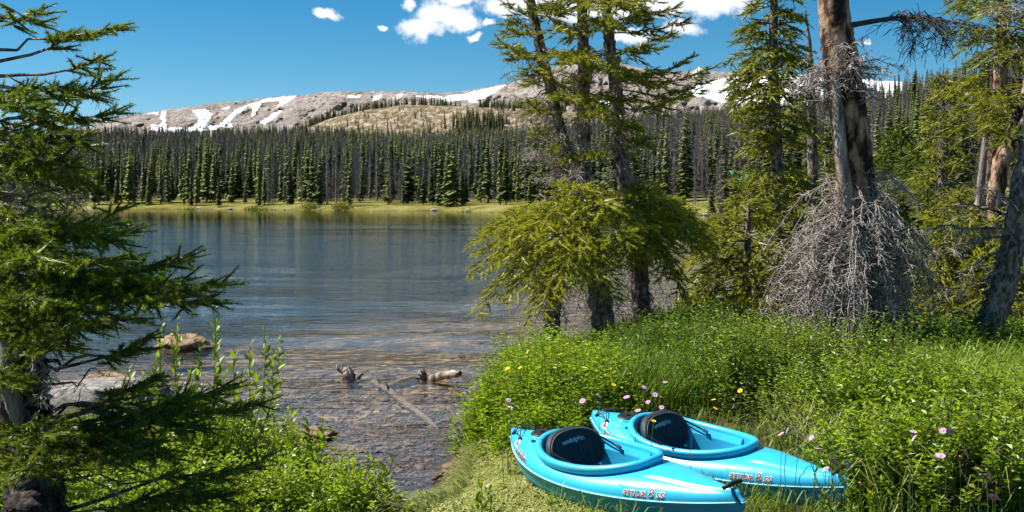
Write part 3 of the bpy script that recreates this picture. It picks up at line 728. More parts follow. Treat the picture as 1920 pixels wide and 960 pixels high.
mid_tree('spruce_tree', 'leaning spruce with bare grey lower trunk wrapped in twigs, left of the three-trunk clump',
    [(1032, 665, YA), (1036, 590, YA), (1052, 480, YA), (1078, 390, YA), (1074, 330, YA), (1050, 240, YA), (1034, 170, YA), (1016, 100, YA), (998, 20, YA), (985, -60, YA), (978, -140, YA)],
    [.20, .17, .14, .13, .125, .12, .115, .11, .10, .08, .05],
    [(400, 918, 425, -.6, .25, .5), (420, 888, 512, -.9, .35, .55), (440, 905, 466, .2, .3, .55), (430, 900, 583, -1.0, .35, .4), (410, 935, 440, -1.2, .3, .55), (450, 955, 560, -1.1, .3, .5), (420, 965, 480, -1.4, .35, .5), (395, 985, 440, -1.5, .3, .5), (430, 1000, 530, -1.5, .25, .45), (390, 1030, 400, -1.3, .2, .4), (440, 925, 500, -.2, .35, .5), (455, 1035, 560, -1.4, .2, .4)],
    [(110, 938, 78, -.5, -.05, .42), (60, 958, 38, .3, .0, .4), (95, 960, 88, -1.0, -.1, .45), (40, 945, 5, .6, .0, .4), (150, 1000, 130, -1.3, .0, .4), (20, 1050, 20, -1.2, .0, .4), (90, 1070, 95, -1.2, -.05, .4), (10, 930, -30, .2, .05, .45), (-20, 1060, -30, -1, .05, .45), (130, 990, 150, .8, -.1, .3), (200, 985, 190, -1.2, -.1, .25), (-60, 930, -80, -.4, .1, .5), (-90, 1040, -110, .6, .1, .4), (160, 1090, 150, -1, 0, .35), (215, 1000, 195, .9, 0, .2)],
    [(130, 950, 150, -.3, -.05, 22, .32), (160, 965, 180, -.8, -.1, 22, .3), (200, 975, 235, -.5, -.1, 24, .34), (230, 970, 270, .3, -.12, 24, .34), (250, 985, 290, -.9, -.15, 24, .32), (290, 1000, 330, -.8, -.2, 24, .32), (310, 1010, 360, -1, -.25, 22, .3), (340, 1020, 385, -1.0, -.1, 20, .3), (90, 948, 120, -.2, .0, 18, .3), (270, 1110, 300, -.9, -.1, 16, .3),
     (500, 1008, 610, -.5, -.0, 30, .3), (480, 1000, 560, -.4, .05, 30, .32), (520, 1060, 620, -.5, 0, 30, .3), (560, 1015, 640, -.4, 0, 26, .25), (540, 1050, 640, -.5, 0, 26, .25), (590, 1030, 660, -.5, 0, 24, .22), (330, 985, 345, -1.1, .15, 10, .4), (345, 1000, 300, -1.2, .2, 8, .35)], 101, YA, 22)
mid_tree('spruce_tree', 'straight pale-barked spruce in the middle of the three-trunk clump above the flowers',
    [(1138, 660, YB), (1130, 600, YB), (1118, 500, YB), (1102, 400, YB), (1096, 320, YB), (1094, 220, YB), (1095, 120, YB), (1092, 30, YB), (1090, -60, YB), (1088, -150, YB)],
    [.29, .235, .20, .17, .15, .135, .12, .105, .08, .05],
    [(400, 1040, 455, -1.6, .3, .5), (420, 1085, 480, -1.7, .3, .5), (430, 1120, 520, -1.6, .3, .45), (385, 1075, 350, -1.3, .25, .45), (375, 1130, 390, -1.5, .25, .45), (410, 1165, 450, -1.6, .3, .5), (440, 1010, 590, -1.4, .4, .35), (420, 1060, 530, -1.7, .3, .45), (370, 1020, 420, -1.2, .25, .5), (450, 1150, 560, -1.5, .2, .35), (380, 1180, 410, .9, .25, .5), (380, 1010, 450, 1.2, .25, .5)],
    [(60, 1040, 55, -1.2, .05, .45), (40, 1150, 50, -1.2, .05, .45), (15, 1060, 0, -1, .08, .45), (10, 1160, 5, -1.1, .08, .45), (110, 1060, 120, -1.3, 0, .4), (120, 1140, 130, -1.2, 0, .4), (170, 1050, 180, -1.2, -.05, .35), (190, 1130, 215, -1.3, -.05, .35), (-30, 1170, -30, .2, .1, .5), (-30, 1010, -40, -.5, .1, .5), (-80, 1150, -90, .5, .1, .45), (270, 1120, 290, -1.1, -.05, .25), (0, 1110, 20, -1.6, .05, .45), (90, 1095, 110, -1.5, 0, .4)],
    [(230, 1050, 250, -.8, -.05, 18, .3), (260, 1140, 280, -.8, -.05, 18, .3), (300, 1060, 330, -.8, -.05, 20, .3), (320, 1130, 350, -.9, -.1, 20, .3), (340, 1080, 345, -1.2, .15, 16, .4), (150, 1045, 165, -.6, -.05, 16, .3), (470, 1080, 590, -1.0, .05, 34, .3), (490, 1110, 610, -1.0, .05, 30, .3), (480, 1150, 600, -.9, .05, 26, .3), (460, 1095, 560, -1.2, .1, 30, .3)], 102, YB)
mid_tree('spruce_tree', 'spruce with long limbs reaching over the lake, right of the three-trunk clump',
    [(1206, 650, YC), (1203, 580, YC), (1198, 500, YC), (1186, 420, YC), (1172, 345, YC), (1162, 250, YC), (1154, 160, YC), (1143, 80, YC), (1136, 0, YC), (1130, -80, YC), (1126, -150, YC)],
    [.24, .20, .185, .17, .165, .15, .135, .12, .10, .075, .05],
    [(400, 1332, 425, .3, .25, .5), (410, 1308, 468, -.6, .3, .5), (430, 1280, 560, -.8, .45, .3), (420, 1345, 485, .6, .35, .35), (390, 1250, 388, -1.1, .2, .5), (400, 1230, 440, -1.5, .25, .5), (430, 1210, 480, -1.6, .25, .5), (410, 1270, 470, -1.3, .3, .5), (380, 1290, 400, .9, .25, .5), (440, 1250, 520, -1.2, .3, .4), (395, 1195, 420, -1.6, .2, .45), (370, 1215, 365, -1.2, .2, .4), (430, 1300, 440, -1.1, .25, .5), (400, 1240, 420, 1.3, .25, .5), (430, 1180, 500, -1.5, .25, .4)],
    [(150, 1345, 124, .2, -.15, .40), (165, 1338, 150, -.6, -.15, .38), (60, 1280, 42, -.4, -.05, .45), (100, 1262, 60, .7, -.05, .42), (190, 1272, 182, -.8, -.15, .38), (40, 1265, 15, -.8, 0, .45), (20, 1230, -10, .5, .05, .45), (130, 1225, 130, -1.2, -.1, .4), (90, 1210, 85, -1.3, -.05, .42), (240, 1210, 262, -1.0, -.1, .3), (200, 1190, 240, -1.3, -.1, .3), (0, 1190, 10, -1.4, .03, .45), (-40, 1240, -60, -.3, .1, .5), (60, 1200, 30, -1, .05, .4), (110, 1180, 150, -1.5, -.05, .35), (-80, 1190, -100, -.7, .1, .45), (180, 1300, 175, .9, -.12, .35), (140, 1290, 110, -.2, -.1, .4)],
    [(230, 1260, 265, .2, -.1, 16, .35), (200, 1285, 205, .6, -.12, 18, .35), (260, 1240, 310, -.6, .1, 16, .35), (280, 1225, 260, -.5, .05, 14, .3), (320, 1210, 340, -.8, -.1, 16, .3), (350, 1230, 380, -.9, .1, 14, .35), (170, 1225, 215, -.8, -.05, 16, .3), (460, 1225, 560, -.7, .1, 22, .3), (455, 1180, 590, -.9, .1, 22, .3), (280, 1215, 330, -1.0, .2, 8, .4)], 103, YC)

# --- the big spruce closing the picture on the left
def left_tree():
    rng = np.random.default_rng(201); Y0 = 6.4
    P = px_path([(62, 1090, 6.1), (66, 980, 6.2), (62, 880, 6.3), (48, 790, 6.4), (34, 700, 6.4), (14, 610, 6.4), (-12, 520, 6.4), (-40, 420, 6.4), (-66, 300, 6.4), (-90, 150, 6.4), (-105, 0, 6.4), (-115, -160, 6.4)])
    root = thing('spruce_tree', 'big dark spruce with outstretched needle-clad limbs in front of the pale boulder', 'tree', P[0])
    me, c, r = trunk_mesh('trunk', P, [.19, .165, .15, .145, .15, .15, .14, .13, .12, .105, .09, .06], M['bark_deep'], rng, 16, 14, .08); part('trunk', me, root)
    P2 = px_path([(50, 800, 6.25), (28, 760, 6.18), (12, 700, 6.15), (4, 640, 6.2), (2, 590, 6.3)]); me, _, _ = trunk_mesh('root_limb', P2, [.05, .05, .045, .04, .04], M['deadwood'], rng, 8); part('root_limb', me, root)
    A = Acc()
    def b(bx, by, tx, ty, dY, sag, lat, g0=.35, tint=0.0, sh=.14, dead=.0, step=.105):
        bough(A, at(bx, by, Y0), at(tx, ty, Y0 + dY), sag, lat, g0, rng, step, sh, .12, .016, tint + .07, dead)
        if lat > .15 and rng.random() < (.28 if ty > 240 else .12): bough(A, at(bx, by - 8, Y0), at(tx - rng.uniform(15, 70), ty + rng.uniform(-26, 22), Y0 + dY + rng.uniform(-.25, .25)), sag, lat * .95, g0, rng, step, sh, .12, .012, tint + rng.uniform(-.04, .3), dead)
    b(-90, 130, 226, 48, -.2, -.02, .17, .55, .05, .10, .05, .10); b(-80, 140, 200, 108, .1, -.05, .15, .70, .0, .10, .1, .10); b(-80, 170, 197, 148, -.3, -.03, .24, .36, -.04)
    b(-95, 40, 82, 22, -.4, 0, .2, .5, .0); b(-80, 120, 118, 64, -.1, 0, .12, .8, .0, .09); b(-85, 180, 190, 178, .2, .0, .16, .35, -.02)
    b(-70, 230, 214, 212, -.2, -.02, .2, .32, .02); b(-70, 250, 150, 262, -.6, .02, .28, .25, -.06); b(-60, 270, 110, 300, -.7, .03, .3, .2, -.06); b(-60, 200, 60, 200, -.7, .02, .2, .3, 0)
    b(-60, 300, 168, 352, -.3, .06, .24, .28, .16); b(-50, 320, 110, 330, -.5, .05, .25, .25, .14); b(-40, 360, 100, 380, .6, .05, .22, .3, .0)
    b(-40, 440, 226, 388, -.2, -.1, .14, .62, .26); b(-40, 430, 240, 436, -.1, .02, .22, .38, .22); b(-30, 470, 215, 452, -.4, .03, .26, .25, .16); b(-30, 460, 130, 420, -.6, .0, .25, .2, .05); b(-40, 400, 60, 430, -.8, .03, .26, .2, .02)
    b(-20, 540, 398, 532, -.5, -.02, .26, .42, -.02); b(-20, 530, 352, 482, -.3, -.04, .22, .45, -.04); b(-10, 560, 396, 566, -.4, .02, .18, .52, -.04); b(-10, 560, 300, 560, -.7, .04, .30, .32, .16); b(0, 570, 230, 600, -.8, .05, .30, .25, .04); b(-20, 520, 250, 520, -.6, .02, .28, .28, .14); b(0, 590, 150, 610, -1.0, .05, .28, .2, -.05); b(-10, 550, 300, 500, .1, .02, .24, .35, -.03)
    b(-20, 500, 180, 490, -.8, .03, .28, .2, .0); b(10, 610, 110, 650, -.9, .05, .24, .2, -.06); b(-10, 560, 60, 560, -1.2, .03, .28, .1, -.04); b(-10, 500, 60, 480, -1.0, .03, .26, .1, .1)
    b(40, 690, 278, 632, -.2, -.05, .12, .6, -.05, .1); b(40, 680, 262, 655, -.1, -.04, .12, .7, -.05, .1)
    b(50, 780, 300, 700, -.3, -.05, .14, .6, -.02, .1); b(60, 800, 462, 765, -.5, .0, .26, .42, .06); b(60, 800, 430, 720, -.2, -.02, .22, .5, .02); b(60, 810, 380, 800, -.6, .03, .32, .28, -.06); b(60, 830, 300, 850, -.8, .03, .32, .2, -.06); b(60, 840, 220, 860, -1.0, .03, .32, .15, -.06)
    b(60, 810, 420, 745, .2, .02, .24, .4, .14); b(60, 800, 340, 745, .0, .02, .28, .35, .0); b(40, 850, 60, 870, -1.2, .02, .2, .2, 0); b(40, 800, 90, 820, -1.1, .02, .26, .2, .0); b(0, 700, -10, 720, -1.0, .0, .2, .1, .0)
    b(70, 960, 475, 868, -.3, .0, .22, .55, .20); b(70, 980, 420, 930, -.6, .0, .24, .5, -.02)
    for bx, by, tx, ty, dY, sag, n_, ln in ((-50, 260, 226, 166, -.1, -.05, 9, .14), (-50, 300, 150, 268, .2, .02, 26, .22), (-50, 330, 130, 300, -.3, .05, 26, .22), (-40, 340, 165, 400, .1, .08, 46, .2), (-40, 360, 120, 410, -.3, .05, 42, .2), (-40, 350, 150, 330, .3, .05, 34, .2), (-30, 380, 135, 370, 0, .05, 34, .22), (-20, 420, 60, 400, -.4, .02, 20, .2),
                                            (0, 560, 100, 700, -.3, .1, 46, .2), (0, 580, 60, 680, -.4, .1, 36, .2), (10, 600, 120, 640, -.2, .1, 36, .2), (20, 620, 100, 770, -.3, .08, 40, .18), (20, 640, 70, 740, -.4, .05, 30, .16), (-10, 540, 110, 600, .3, .08, 40, .22),
                                            (50, 760, 180, 690, -.4, .0, 14, .14), (60, 870, 250, 1000, -.5, .15, 10, .2), (70, 900, 330, 930, -.4, .05, 14, .2), (60, 850, 150, 830, -.6, .0, 14, .2), (-50, 280, 140, 245, -.2, .03, 16, .2)):
        dead_bough(A, at(bx, by, Y0), at(tx, ty, Y0 + dY), sag, n_, ln, rng, .012, .35, 3, .2, 1.0, .0028)
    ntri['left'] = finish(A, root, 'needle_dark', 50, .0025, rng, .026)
left_tree()

# --- right-hand stand
def spruce(label, pts, rad, tiers, seed, Y, mat='needle', K=15, nw=.0058, rad_n=.044, shoot=.20, tint=0.0, group=None, bark='bark', step=.2, deadn=0, wid=1.0, name='spruce_tree', g0=.28, extra=None):
    rng = np.random.default_rng(seed); P = px_path([(a, b, Y) for a, b in pts]); root = thing(name, label, 'tree', P[0], group)
    me, c, r = trunk_mesh('trunk', P, rad, M[bark], rng, 10); part('trunk', me, root)
    A = Acc(); pyc = to_px(c)[1]
    for (y0, y1, l0, l1, n_, drop) in tiers:      # from pixel row y0 to y1: n_ boughs of length l0..l1
        for k in range(n_):
            yy = y0 + (y1 - y0) * (k + rng.random()) / n_; b_ = c[np.argmin(np.abs(pyc - yy))]
            a = rng.random() * 6.28; l = (l0 + (l1 - l0) * (k + .5) / n_) * rng.uniform(.7, 1.2) * wid
            t_ = b_ + np.array([math.cos(a) * l, math.sin(a) * l, -l * drop * rng.uniform(.5, 1.4)])
            bough(A, b_, t_, .1 * l, min(.5, .45 * l), g0, rng, step, shoot, .2, .016, tint + .06 + rng.normal() * .08)
    for k in range(deadn):
        yy = rng.uniform(tiers[0][0], tiers[-1][1]); b_ = c[np.argmin(np.abs(pyc - yy))]; a = rng.random() * 6.28; l = rng.uniform(.5, 1.1)
        dead_bough(A, b_, b_ + np.array([math.cos(a) * l, math.sin(a) * l, -l * .4]), .05, 10, .35, rng)
    if extra: extra(A, c, pyc, rng)
    ntri[label[:24]] = finish(A, root, mat, K, nw, rng, rad_n)
spruce('slender green spruce rising to the top edge, left of the big dead trunk', [(1478, 600), (1462, 500), (1458, 400), (1456, 300), (1452, 200), (1450, 100), (1452, 0), (1455, -120)], [.15, .14, .13, .12, .11, .09, .07, .03],
       [(-110, 10, .22, .55, 26, .2), (10, 70, .55, .65, 24, .25), (70, 200, .75, .7, 52, .3), (215, 275, .65, .55, 18, .3), (310, 350, .8, .9, 16, .3), (350, 470, .8, 1.1, 34, .3), (470, 590, 1.0, 1.3, 32, .35)], 301, 21.0, tint=.12, deadn=6)
spruce('thin dark-stemmed spruce with few boughs just behind the big dead trunk', [(1530, 560), (1527, 450), (1524, 300), (1522, 180), (1518, 90), (1510, 20)], [.14, .13, .12, .09, .05, .02],
       [(170, 210, .4, .7, 9, .25), (235, 265, .5, .7, 8, .3), (310, 350, .8, .8, 10, .3), (380, 520, .7, 1.2, 24, .3)], 302, 24.0, tint=.16, deadn=8)
spruce('tall yellow-green spruce with a pale leaning stem near the right edge', [(1835, 560), (1842, 420), (1852, 330), (1866, 240), (1875, 150), (1880, 60), (1886, -40), (1890, -140)], [.2, .18, .17, .15, .13, .11, .08, .04],
       [(-130, 40, .5, .9, 30, .15), (40, 200, .85, .95, 40, .25), (210, 290, .8, .7, 15, .3), (340, 460, .8, 1.2, 22, .3)], 303, 19.5, tint=.14, deadn=14, bark='bark_red')
spruce('slim sunlit spruce whose tip stands against the grey dead forest', [(1772, 560), (1770, 450), (1768, 350), (1768, 250), (1770, 160), (1772, 135)], [.16, .15, .13, .1, .04, .015],
       [(140, 200, .15, .45, 20, .15), (200, 300, .5, .7, 28, .25), (300, 420, .7, .9, 28, .3), (420, 540, .9, 1.2, 20, .35)], 304, 26.0, tint=.10, deadn=6)
for k, (x, ty, by, Y, lb) in enumerate(((1690, 232, 470, 34, 'dark young spruce of the group behind the dead trunk, tallest in front'), (1668, 248, 470, 36, 'dark young spruce of the group behind the dead trunk, hard against it'), (1722, 262, 480, 32, 'dark young spruce of the group behind the dead trunk, nearest the sunlit spruce'), (1742, 300, 500, 30, 'low bushy spruce at the foot of the slim sunlit spruce'))):
    spruce(lb, [(x, by + 60), (x, by), (x, (ty + by) / 2), (x, ty)], [.12, .11, .07, .015], [(ty + 6, ty + 60, .15, .55, 22, .1), (ty + 60, by, .6, 1.25, 52, .3), (by, by + 50, 1.2, 1.5, 18, .3)], 310 + k, Y, 'needle_dark', 14, .009, .07, .3, tint=-.06, step=.32, group='young spruces behind the dead trunk')
spruce('reddish leaning spruce trunk with green boughs behind the slanting edge tree', [(1862, 480), (1872, 330), (1896, 262), (1925, 180), (1950, 60)], [.14, .135, .13, .11, .06], [(150, 250, .6, .8, 10, .3), (380, 470, .8, 1.1, 16, .3)], 320, 18.0, tint=.12, bark='bark_red')
spruce('spruce with two bleached stubs of trunk amid yellow-green boughs', [(1828, 460), (1836, 380), (1842, 320), (1848, 250)], [.07, .07, .065, .05], [(370, 460, .7, 1.1, 16, .3)], 321, 18.6, tint=.2, bark='deadwood')
# low spreading boughs in the sun behind the mop
for k, (x, y, Y, w_, lb) in enumerate(((1400, 455, 19.5, 1.0, 'low yellow-green spruce at the water beside the slender green spruce'), (1680, 470, 21, 1.2, 'low spruce thicket in shade behind the twig heap'), (1790, 470, 18.5, 1.2, 'low sunlit spruce thicket under the grey dead limb'), (1880, 520, 17.2, 1.1, 'low green spruce boughs beside the slanting edge trunk'), (1600, 420, 26, 1.1, 'low dark spruce thicket glimpsed left of the twig heap top'), (1545, 360, 27, 1.0, 'bright bough-laden low spruce close left of the dead trunk'))):
    spruce(lb, [(x, y + 150), (x, y + 60), (x + 3, y - 30), (x + 4, y - 90)], [.08, .07, .05, .015], [(y - 85, y - 20, .3, .9, 16, .2), (y - 20, y + 60, .9, 1.2, 24, .35), (y + 60, y + 130, 1.1, 1.4, 18, .4)], 330 + k, Y, 'needle', 14, .0068, .05, .22, tint=.12 if k not in (1, 4) else -.04, step=.24, wid=w_, name='low_spruce')

# slanting trunk at the right edge, with its grey dead limb
def edge_tree():
    rng = np.random.default_rng(340); Y0 = 14.2
    P = px_path([(1838, 665, Y0), (1852, 620, Y0), (1880, 540, Y0), (1903, 440, Y0), (1922, 330, Y0), (1940, 200, Y0), (1955, 60, Y0), (1965, -120, Y0)])
    root = thing('spruce_tree', 'scaly slanting trunk at the right edge with a twiggy grey limb', 'tree', P[0])
    me, c, r = trunk_mesh('trunk', P, [.20, .17, .155, .15, .145, .13, .11, .07], M['bark'], rng, 14, 10, .09); part('trunk', me, root)
    A = Acc()
    for bx, by, tx, ty, dY, sag, n_, ln in ((1905, 430, 1690, 425, -.1, .0, 60, .45), (1905, 440, 1740, 470, -.3, .02, 40, .4), (1910, 400, 1760, 385, .3, .02, 36, .4), (1900, 470, 1800, 520, -.4, .05, 24, .35), (1890, 500, 1790, 560, -.3, .05, 24, .35), (1915, 380, 1830, 350, -.2, .0, 24, .35), (1700, 425, 1755, 560, -.3, .1, 30, .35), (1720, 425, 1800, 640, -.4, .15, 30, .3), (1700, 430, 1770, 640, -.2, .2, 24, .3)):
        dead_bough(A, at(bx, by, Y0), at(tx, ty, Y0 + dY), sag, n_, ln, rng, .022, .35, 4, .12, 1.0, .0045)
    for by, tx, ty, dY in ((20, 1830, -10, .4), (60, 1790, 60, -.4), (100, 1850, 110, -.8), (0, 1860, -60, -.8), (180, 1850, 200, -.6), (250, 1880, 270, -.8)):
        bough(A, c[np.argmin(np.abs(to_px(c)[1] - by))], at(tx, ty, Y0 + dY), .05, .4, .3, rng, .16, .16, .2, .018, .05, .25)
    for by, tx, ty in ((-10, 1640 + 190, 12), (10, 1850, 30), (90, 1840, 100)):
        dead_bough(A, c[np.argmin(np.abs(to_px(c)[1] - by))], at(tx, ty, Y0 - .2), -.05, 26, .4, rng, .018)
    finish(A, root, 'needle', 30, .003, rng, .03)
edge_tree()

# big dead spruce: stripped stem, collar of twigs, drooping heap of dead branches below
def dead_tree():
    rng = np.random.default_rng(350); Y0 = 14.6
    P = px_path([(1628, 720, Y0), (1622, 660, Y0), (1615, 560, Y0), (1612, 460, Y0), (1606, 350, Y0), (1598, 270, Y0), (1588, 190, Y0), (1576, 110, Y0), (1566, 40, Y0), (1560, -30, Y0), (1556, -130, Y0)])
    root = thing('dead_spruce', 'thick dead spruce with peeling reddish bark and a heap of drooping grey twigs', 'tree', P[0])
    me, c, r = trunk_mesh('trunk', P, [.36, .30, .27, .25, .245, .24, .235, .225, .20, .18, .13], M['bark_red'], rng, 18, 12, .035); part('trunk', me, root)
    P2 = px_path([(1592, 400, Y0 - .2), (1584, 340, Y0 - .22), (1577, 280, Y0 - .22), (1572, 210, Y0 - .2), (1566, 140, Y0 - .18)])
    me, _, _ = trunk_mesh('split_stem', P2, [.085, .085, .08, .07, .05], M['deadwood'], rng, 9, 8, .05); part('split_stem', me, root)
    A = Acc()
    near_on = lambda yy: c[np.argmin(np.abs(to_px(c)[1] - yy))]
    # lower heap: limbs arch out from the stem and hang
    for k in range(160):
        b_ = near_on(rng.uniform(350, 480)); a = rng.random() * 6.28; q = rng.random()
        R_ = rng.uniform(.5, 1.35) * (1.08 if math.cos(a) < .2 else .8); drop = rng.uniform(.25, 2.25) * (.55 + .45 * R_)
        e = b_ + np.array([math.cos(a) * R_, math.sin(a) * R_ * .85, -drop])
        p = path(b_, e, .25 * R_ + .12 * drop, 8, .03, rng); A.br.append((p, np.linspace(.013, .004, 8)))
        t_ = sub_twigs(p, .10, 42, .28, rng, .3, 1.2, .5); A.tw.append((t_, np.linspace(.0052, .0026, 4)))
        for z in t_[rng.random(len(t_)) < .6]: A.tw.append((sub_twigs(z, .25, 2, .17, rng, .2, 1.1, .5, 4), np.linspace(.0042, .0024, 4)))
    for k in range(70):        # the side towards the open bank hangs thickest
        b_ = near_on(rng.uniform(355, 470)); a = rng.uniform(3.3, 5.9); R_ = rng.uniform(.35, 1.0); drop = rng.uniform(.3, 2.0)
        p = path(b_, b_ + np.array([math.cos(a) * R_, math.sin(a) * R_ * .9, -drop]), .22 * R_ + .1 * drop, 8, .03, rng); A.br.append((p, np.linspace(.012, .004, 8)))
        A.tw.append((sub_twigs(p, .10, 40, .26, rng, .3, 1.2, .5), np.linspace(.0052, .0026, 4)))
    # limbs trailing low on the lit side
    for k in range(40):
        b_ = near_on(rng.uniform(400, 520)); e = at(rng.uniform(1398, 1600), rng.uniform(540, 668), Y0 + rng.uniform(-.7, .5))
        p = path(b_, e, .45, 8, .03, rng); A.br.append((p, np.linspace(.012, .004, 8)))
        t_ = sub_twigs(p, .2, 34, .28, rng, .3, 1.1, .5); A.tw.append((t_, np.linspace(.0052, .0026, 4)))
    # collar higher up
    for k in range(60):
        b_ = near_on(rng.uniform(95, 180)); a = rng.random() * 6.28; R_ = rng.uniform(.35, .72) * (1.15 if abs(math.cos(a)) > .6 else .8)
        e = b_ + np.array([math.cos(a) * R_, math.sin(a) * R_, rng.uniform(-.3, .12)])
        p = path(b_, e, .06, 8, .02, rng); A.br.append((p, np.linspace(.011, .004, 8)))
        t_ = sub_twigs(p, .15, 16, .3, rng, .3, 1.0, .5); A.tw.append((t_, np.linspace(.0055, .003, 4)))
        for z in t_[rng.random(len(t_)) < .5]: A.tw.append((sub_twigs(z, .25, 2, .16, rng, .3, .9, .5, 4), np.linspace(.004, .0024, 4)))
    finish(A, root, 'needle', 1, .001, rng, tmat='twig', bmat='twig', bname='limbs')
    # the long black limb against the sky
    A2 = Acc()
    L0 = [at(1592, 48, Y0), at(1660, 36, Y0 - .1), at(1720, 30, Y0 - .2), at(1780, 40, Y0 - .3), at(1848, 52, Y0 - .35)]
    p = sample(np.array(L0), np.linspace(0, 1, 12)); A2.br.append((p, np.linspace(.04, .006, 12)))
    t_ = sub_twigs(p, .25, 60, .55, rng, .45, .7, .8); A2.tw.append((t_, np.linspace(.007, .0035, 4)))
    for z in t_: A2.tw.append((sub_twigs(z, .2, 4, .3, rng, .4, .8, .6, 4), np.linspace(.005, .003, 4)))
    for q in ((1700, 120), (1750, 100), (1730, 90), (1770, 85), (1800, 70), (1690, 70)):
        dead_bough(A2, sample(np.array(L0), rng.uniform(.3, .8)), at(*q, Y0 - .2), .05, 16, .35, rng, .012, .4, 3, .2, .8, .006)
    by = {}
    for p_, r_2 in A2.br: by.setdefault(len(p_), []).append((p_, r_2))
    V, F = cat_([tubes(np.array([x[0] for x in v]), np.array([x[1] for x in v]), 5) for v in by.values()] + [tubes(x, np.broadcast_to(y, x.shape[:2]), 3) for x, y in A2.tw])
    tag(part('sky_limb', mesh('sky_limb', V, F, [M['bark_dark']]), root, 'stuff'), 'blackish dead limb spread against the sky')
M['bark_dark'] = plain('blackened_twigs', [(.3, (.03, .026, .024)), (.7, (.10, .088, .08))], 8, .9)
dead_tree()
print('needle tris', sum(ntri.values()), ntri)
# ------------------------------------------------------------------ bank plants
rp = np.random.default_rng(71)
def in_px(n, poly, z=.32, rng=rp, land=.05):
    """n spots on the bank inside an outline given in photo pixels"""
    p = np.array(poly, float); out = []
    while sum(len(o) for o in out) < n:
        q = rng.uniform(p.min(0), p.max(0), (n * 2, 2)); q = q[in_poly(q[:, 0], q[:, 1], poly)]
        g = on(q[:, 0], q[:, 1], z); g = g[lake_sd(g[:, 0], g[:, 1]) > land]; out.append(g)
    g = np.concatenate(out)[:n]; g[:, 2] = near_z(g[:, 0], g[:, 1]) - .01; return g
def dirs(n, rng=rp):
    a = rng.random(n) * 6.28; return np.stack([np.cos(a), np.sin(a), 0 * a], -1)
def in_kayak(P, m_=.05):
    r = np.zeros(len(P), bool)
    for s, b in ((on(968, 816, .60), on(1394, 934, .60)), (on(1108, 779, .64), on(1598, 908, .50))):
        d = (b - s)[:2]; L = np.linalg.norm(d); d = d / L; q = P[:, :2] - s[:2]
        u = q @ d; v = np.abs(q @ np.array([-d[1], d[0]])); t = np.clip(2 * u / L - 1, -1, 1)
        r |= (u > -m_) & (u < L + m_) & (v < .36 * (1 - np.abs(t) ** 2.2) + m_)
    return r
def grass_obj(name, label, B, h, w, bend, mat, tint, rng=rp, lean=None, keep=.03):
    k = ~in_kayak(B, keep); B = B[k]; n = len(B)
    H = rng.uniform(h[0], h[1], n); D = dirs(n, rng) if lean is None else nrm(dirs(n, rng) * .5 + np.array(lean))
    V, F = blades(B, H, D, rng.uniform(w[0], w[1], n), rng.uniform(bend[0], bend[1], n))
    T = np.repeat(np.clip(rng.normal(tint, .16, n) , 0, 1), 7) + np.tile([0, 0, .08, .08, .15, .15, .2], n)
    return tag(obj(name, mesh(name, V, F, [M[mat]], tint=T)), label, 'grass', kind='stuff')

grass_obj('grass', 'short green grass covering the whole bank', in_px(8000, [(1080, 1010), (1000, 920), (930, 790), (960, 690), (1240, 625), (1420, 600), (1700, 600), (2000, 560), (2000, 1000)]), (.10, .30), (.006, .013), (.2, .8), 'grass', .28)
grass_obj('grass', 'short grass on the bank under the spruce limbs and willow shoots', in_px(13000, [(-40, 1010), (-40, 800), (240, 790), (430, 810), (590, 860), (690, 960), (700, 1010)]), (.08, .26), (.006, .012), (.2, .8), 'grass', .45)
grass_obj('trampled_grass', 'flattened yellow-green grass between the inlet and the kayaks', in_px(21000, [(640, 1000), (690, 965), (750, 975), (815, 940), (870, 870), (905, 795), (960, 790), (985, 850), (1010, 910), (1080, 960), (1180, 1000)]), (.05, .16), (.006, .014), (.75, 1.5), 'straw', .45)
B = in_px(2600, [(640, 1000), (690, 965), (750, 975), (815, 940), (870, 870), (905, 795), (960, 790), (985, 850), (1010, 910), (1080, 960), (1180, 1000)]); B = B[~in_kayak(B, .03)]; n = len(B)
V, F = leaves(B + UP * rp.uniform(.02, .09, n)[:, None], dirs(n) + UP * rp.normal(size=n)[:, None] * .3, UP + rp.normal(size=(n, 3)) * .4, rp.uniform(.04, .10, n), rp.uniform(.015, .04, n))
tag(obj('trampled_leaves', mesh('trampled_leaves', V, F, [M['straw']], tint=np.repeat(rp.uniform(.0, .8, n), 4))), 'broad trampled leaves lying between the inlet and the kayaks', 'leaves', kind='stuff')
grass_obj('tall_grass', 'tall grass growing up to the three-trunk clump, tree shadow in its dark colour', in_px(5500, [(1120, 780), (1140, 660), (1230, 612), (1400, 610), (1400, 700), (1330, 770), (1220, 790)]), (.35, .75), (.007, .014), (.15, .7), 'grass', .10)  # low tint paints the clump's shadow into the blades
grass_obj('tall_grass', 'arching tall grass at the right edge below the slanting trunk', in_px(6500, [(1680, 830), (1690, 690), (1760, 640), (1960, 630), (1960, 850), (1800, 850)]), (.35, .80), (.008, .017), (.4, 1.15), 'grass', .34)
grass_obj('bank_grass', 'pale grass hanging over the left side of the inlet', in_px(2600, [(590, 900), (580, 848), (640, 885), (690, 935), (712, 960), (690, 985), (630, 950)], land=.0), (.12, .32), (.006, .013), (.5, 1.3), 'straw', .30, lean=(.9, .4, 0))
grass_obj('bank_grass', 'pale grass fringe along the right side of the inlet', in_px(2400, [(785, 975), (800, 940), (845, 880), (885, 812), (908, 830), (870, 895), (835, 960)], land=.0), (.08, .24), (.006, .013), (.3, 1.3), 'straw', .35, lean=(-.9, .3, 0))
